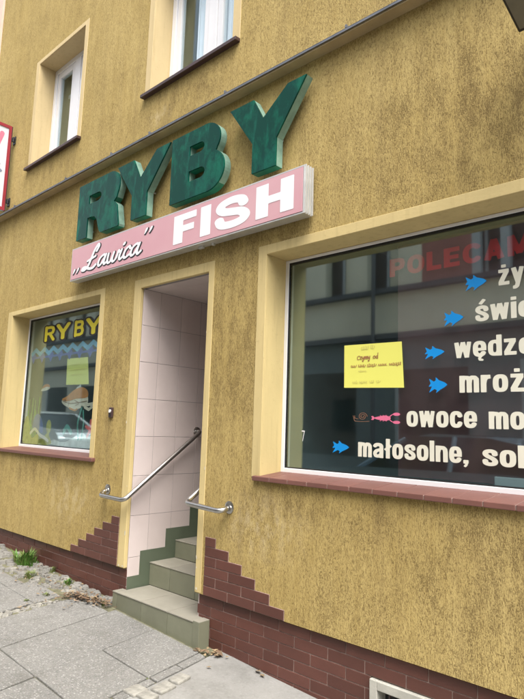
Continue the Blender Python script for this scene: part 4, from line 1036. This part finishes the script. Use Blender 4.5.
tuft(-2.915, -.575, .06, .02, 50, 'grass_dull', 'tiny weed between slab corner and white setts', 7, .6)

mb = MB(); r = random.Random(21)
def chunk(mb, x, y, s, mi=0, flat=.5, z=None):
    n = 7; ring = []
    a0 = r.uniform(0, 6)
    P = [(x+math.cos(a0+2*PI*k/n)*s*r.uniform(.6, 1.1), y+math.sin(a0+2*PI*k/n)*s*r.uniform(.6, 1.1)) for k in range(n)]
    b = len(mb.v); h = s*flat*r.uniform(.5, 1.1)
    mb.v += [gp(p[0], p[1], -.012) for p in P]; mb.v += [gp(x+(p[0]-x)*.78, y+(p[1]-y)*.78, h+r.uniform(-.2, .2)*h-.008) for p in P]
    mb.v.append(gp(x, y, h-.006))
    for k in range(n):
        k2 = (k+1) % n; mb.f.append((b+k, b+k2, b+n+k2, b+n+k)); mb.m.append(mi); mb.f.append((b+n+k, b+n+k2, b+2*n)); mb.m.append(mi)
for k in range(420):
    x = r.uniform(-6.6, -4.10); lim = -.33+.20*max(0, (x+5.0))/.9 if x > -5.0 else -.36+.02*math.sin(x*9)
    if x > -4.4: lim = -.20
    y = r.uniform(lim, .02); chunk(mb, x, y, r.choice((.012, .018, .026, .036, .048)), r.choice((0, 0, 0, 1)), .45)
for k in range(70):
    t = r.random(); y = -1.0+t*.68; x = skx(-4.33, y)+r.uniform(-.035, .035); chunk(mb, x, y, r.choice((.014, .02, .03)), r.choice((0, 1, 1)), .25)
tag(mb.build('rubble', ['rubble', 'setts']), 'broken pale concrete and gravel along the foot of the plinth', 'rubble', None, 'stuff')
def sett(cx, cy, w, d, rot, label):
    mb = MB(); c, s = math.cos(rot), math.sin(rot)
    P = [(cx+c*a-s*b+r.uniform(-.004, .004), cy+s*a+c*b+r.uniform(-.004, .004)) for a, b in ((-w/2, -d/2), (w/2, -d/2), (w/2, d/2), (-w/2, d/2))]
    mb.hexa([gp(p[0], p[1], -.04) for p in P]+[gp(p[0], p[1], .012+r.uniform(-.003, .003)) for p in P])
    solo(mb, 'paving_sett', 'setts', label, 'paving stone', gp(cx, cy), 'pale setts by the concrete path', bevel=.008)
sett(-2.83, -.715, .105, .11, .1, 'pale squarish sett at bottom edge, left of the row of setts')
sett(-2.735, -.70, .10, .085, .1, 'pale sett at bottom edge on the concrete path side')
sett(-2.755, -.575, .085, .13, .12, 'pale oblong sett, nearer one of the row along the slab')
sett(-2.785, -.435, .08, .12, .15, 'pale oblong sett, the one of the row nearest the steps')

def leaf(mb, x, y, s, z=0.0, mi=0):
    a = r.uniform(0, 2*PI); d = Vector((math.cos(a), math.sin(a), r.uniform(-.3, .3))); e = Vector((-d.y, d.x, r.uniform(-.3, .3)))
    c = Vector(gp(x, y, .006+z)); up = Vector((0, 0, s*r.uniform(.0, .30)))
    mb.face([c-d*s*.6, c-e*s*.35*r.uniform(.6, 1)+up*.6, c+d*s*.05+up*.15], mi); mb.face([c+d*s*.05+up*.15, c-e*s*.35+up*.6, c+d*s*.6+up*.3], mi)
    mb.face([c-d*s*.6, c+d*s*.05+up*.15, c+e*s*.35*r.uniform(.6, 1)+up*.6], mi); mb.face([c+d*s*.05+up*.15, c+d*s*.6+up*.3, c+e*s*.35+up*.6], mi)
mb = MB()
for k in range(230):
    u = r.random(); x = -4.48+.42*u+r.gauss(0, .03); y = -.24+.16*u+r.gauss(0, .04); leaf(mb, x, min(y, .0), r.uniform(.018, .042), r.uniform(0, .03), r.choice((0, 0, 1)))
for k in range(110):
    x = r.uniform(-5.4, -4.2); y = r.uniform(-.42, .0); leaf(mb, x, y, r.uniform(.012, .03), .008, r.choice((0, 1)))
for k in range(30):
    y = r.uniform(-1.0, -.3); leaf(mb, skx(-4.33, y)+r.uniform(-.05, .05), y, r.uniform(.014, .03), .004, r.choice((0, 1)))
tag(mb.build('fallen_leaves', ['leaf_dry', 'leaf_tan']), 'heap of dry brown leaves swept against the lowest step', 'leaves', None, 'stuff')
mb = MB()
for k in range(26): leaf(mb, -2.905+r.gauss(0, .045), -.045+r.gauss(0, .02), r.uniform(.025, .05), r.uniform(0, .012), r.choice((0, 1)))
for k in range(14): leaf(mb, -3.02+r.gauss(0, .04), -.03+r.gauss(0, .02)-.05, r.uniform(.018, .032), 0, r.choice((0, 1)))
tag(mb.build('leaf_litter', ['leaf_dry', 'leaf_tan']), 'small clump of curled leaves right of the steps', 'leaves', None, 'stuff')
for k, (x, y, s, lab) in enumerate(((-2.555, .0, .055, 'single tan leaf on the concrete against the plinth'), (-2.50, -.02, .045, 'small tan leaf touching the larger single leaf by plinth'), (-2.79, -.20, .03, 'lone leaf on the concrete in front of the leaf clump'))):
    mb = MB(); leaf(mb, x, y, s, .0, 0); solo(mb, 'fallen_leaf', 'leaf_tan', lab, 'leaf', gp(x, y), 'single leaves on the concrete')

# ------------------------------------------------------------------ neighbouring house, opposite house, parked cars
nb = thing('neighbouring_house', 'pale pink rendered house front at the far left edge', 'building', (-12, 0, .5))
mb = MB(); mb.box((-17, -.03, -.5), (WX0-.002, 8, 8.7)); mb.build('wall', 'pink_house', nb)
for x in (-15.3, -12.6, -9.9):
    for z in (1.6, 4.6): mb = MB(); mb.box((x, -.036, z), (x+1.2, -.02, z+1.4)); mb.build('window', 'carglass', nb)

op = thing('opposite_house', 'beige house with dark ledges across the street, reflected in the shop windows', 'building', (-6, -9, .2))
YO = -9.0
mb = MB(); mb.box((-34, YO-8, -1.5), (22, YO-.35, 8.0)); mb.build('back_wall', 'opp_ledge', op)
mb = MB(); mb.box((-34, YO-.3, 3.95), (22, YO, 5.0)); mb.box((-34, YO-.3, 6.95), (22, YO, 7.9))
posts = [(-9.82, -9.12), (-8.30, -7.80), (-6.9, -6.3), (-3.4, -2.9), (-1.9, -1.3), (.2, .8), (2, 2.6)]
x = -11.3
while x > -34: posts.append((x, x+.6)); x -= 1.45
x = 3.8
while x < 22: posts.append((x, x+.6)); x += 1.45
for a, b in posts:
    for z0, z1 in ((5.0, 6.95),): mb.box((a, YO-.3, z0), (b, YO-.002, z1))
mb.build('wall', 'opp_wall', op)
for a, b in ((-5.09, -4.9), (-4.45, -4.25)): mb = MB(); mb.box((a, YO-.2, 5.02), (b, YO-.05, 6.94)); mb.build('window_post', 'opp_pale', op)
allp = sorted(posts)
for (a0, a), (b, b1) in zip(allp, allp[1:]):
    if b-a < .2: continue
    mb = MB(); mb.box((a, YO-.34, 5.12), (b, YO-.31, 6.95)); wo = mb.build('window', 'opp_glass', op)
    if b-a > .5:
        m = (a+b)/2; mb = MB(); mb.box((m-.035, YO-.305, 5.13), (m+.035, YO-.28, 6.4)); mb.box((a+.001, YO-.305, 6.4), (b-.001, YO-.28, 6.47)); mb.build('glazing_bar', 'opp_pale', wo)
        if int(a*7) % 3 == 0: mb = MB(); mb.box((m+.05, YO-.307, 5.13), (b-.03, YO-.300, 6.38)); mb.build('curtain', 'opp_wall', wo)
mb = MB(); mb.box((-6.3, YO-.25, 5.02), (-5.09, YO-.05, 6.94)); mb.build('panel', 'opp_red', op)
mb = MB(); mb.box((-34, YO, 5.0), (22, YO+.18, 5.12)); mb.build('ledge', 'opp_ledge', op)
mb = MB(); mb.box((-34, YO, 3.85), (22, YO+.2, 3.98)); mb.build('ledge', 'opp_ledge', op)
mb = MB(); mb.box((-13, YO-.3, -1.5), (22, YO-.002, 3.85)); mb.build('ground_floor', 'opp_low', op)
mb = MB(); mb.tube([(-7.45, YO+.26, .4), (-7.45, YO+.26, 7.6)], .05, 10); mb.build('downpipe', 'opp_ledge', op)
mb = MB(); mb.box((-34, YO-.3, -1.5), (-13.002, YO-.002, 3.85)); mb.build('ground_floor', 'opp_wall', op)
x = -33
while x < 20:
    mb = MB(); mb.box((x, YO-.002, 1.0), (x+1.7, YO+.004, 3.1)); x += 2.9; sp = mb.build('shop_pane', 'carglass', op); mb = MB(); mb.box((x-2.9-.08, YO-.001, .9), (x-2.9, YO+.03, 3.2)); mb.build('shop_post', 'opp_pale', sp)

def car(cx, yc, paint, label, zr, flip=1, L=4.2):
    z0 = gz(cx)-.16; root = thing('parked_car', label, 'car', (cx, yc, z0), 'cars parked along the kerb')
    def X(u): return cx+flip*(u-.5)*L
    H = zr-z0
    low = [(0.01, .22), (.0, .50), (.04, .60), (.26, .66), (.80, .68), (.97, .62), (1.0, .48), (.99, .2)]
    top = [(.26, .655), (.42, .95), (.52, 1.0), (.68, .99), (.80, .93), (.93, .66)]
    def prism(prof, w0, w1, zt, mats, name, bevel):
        mb = MB(); n = len(prof); zb = min(p[1] for p in prof); zm_ = max(p[1] for p in prof)
        for sgn in (-1, 1):
            for u, v in prof:
                w = w0+(w1-w0)*((v-zb)/(zm_-zb)); mb.v.append((X(u), yc+sgn*w, z0+v*H))
        mb.f.append(tuple(range(n))); mb.f.append(tuple(range(2*n-1, n-1, -1))); mb.m += [0, 0]
        for i in range(n): j = (i+1) % n; mb.f.append((i, j, n+j, n+i)); mb.m.append(0)
        return mb.build(name, mats, root, bevel=bevel, seg=4)
    prism(low, .84, .88, 0, paint, 'body', .07)
    prism(top, .82, .60, 0, 'carglass', 'windows', .03)
    prism([(.43, .965), (.52, 1.012), (.68, 1.004), (.795, .945), (.68, .985), (.52, .992)], .615, .60, 0, paint, 'roof', .01)
    mb = MB()
    for s in (-1, 1):
        for (u0, v0, u1, v1) in ((.26, .66, .43, .965), (.60, .66, .60, .99), (.92, .66, .795, .945)):
            y0 = yc+s*.822; y1 = yc+s*.612
            mb.tube([(X(u0), y0, z0+v0*H), (X(u1), y1, z0+v1*H)], .035, 8)
    mb.build('pillar', paint, root)
    for u in (.19, .80):
        for s in (-1, 1):
            mb = MB(); mb.tube([(X(u), yc+s*.66, z0+.31), (X(u), yc+s*.87, z0+.31), (X(u), yc+s*.885, z0+.31)], [.31, .31, .29], 26); w = mb.build('wheel', 'tyre', root)
            mb = MB(); mb.tube([(X(u), yc+s*.87, z0+.31), (X(u), yc+s*.895, z0+.31)], .19, 18); mb.build('rim', 'alu', w)
    for s in (-1, 1):
        mb = MB(); mb.box((X(.005), yc+s*.5-.15, z0+.54*H-.07), (X(.05), yc+s*.5+.15, z0+.54*H+.06)); mb.build('headlight', 'white', root, bevel=.02)
car(-3.75, -4.75, 'car_navy', 'blue grey hatchback at the kerb, reflected in the big dark window', 1.58, 1)
car(-15.6, -4.75, 'car_silver', 'silver hatchback at the kerb, reflected in the painted left window', 1.88, -1)
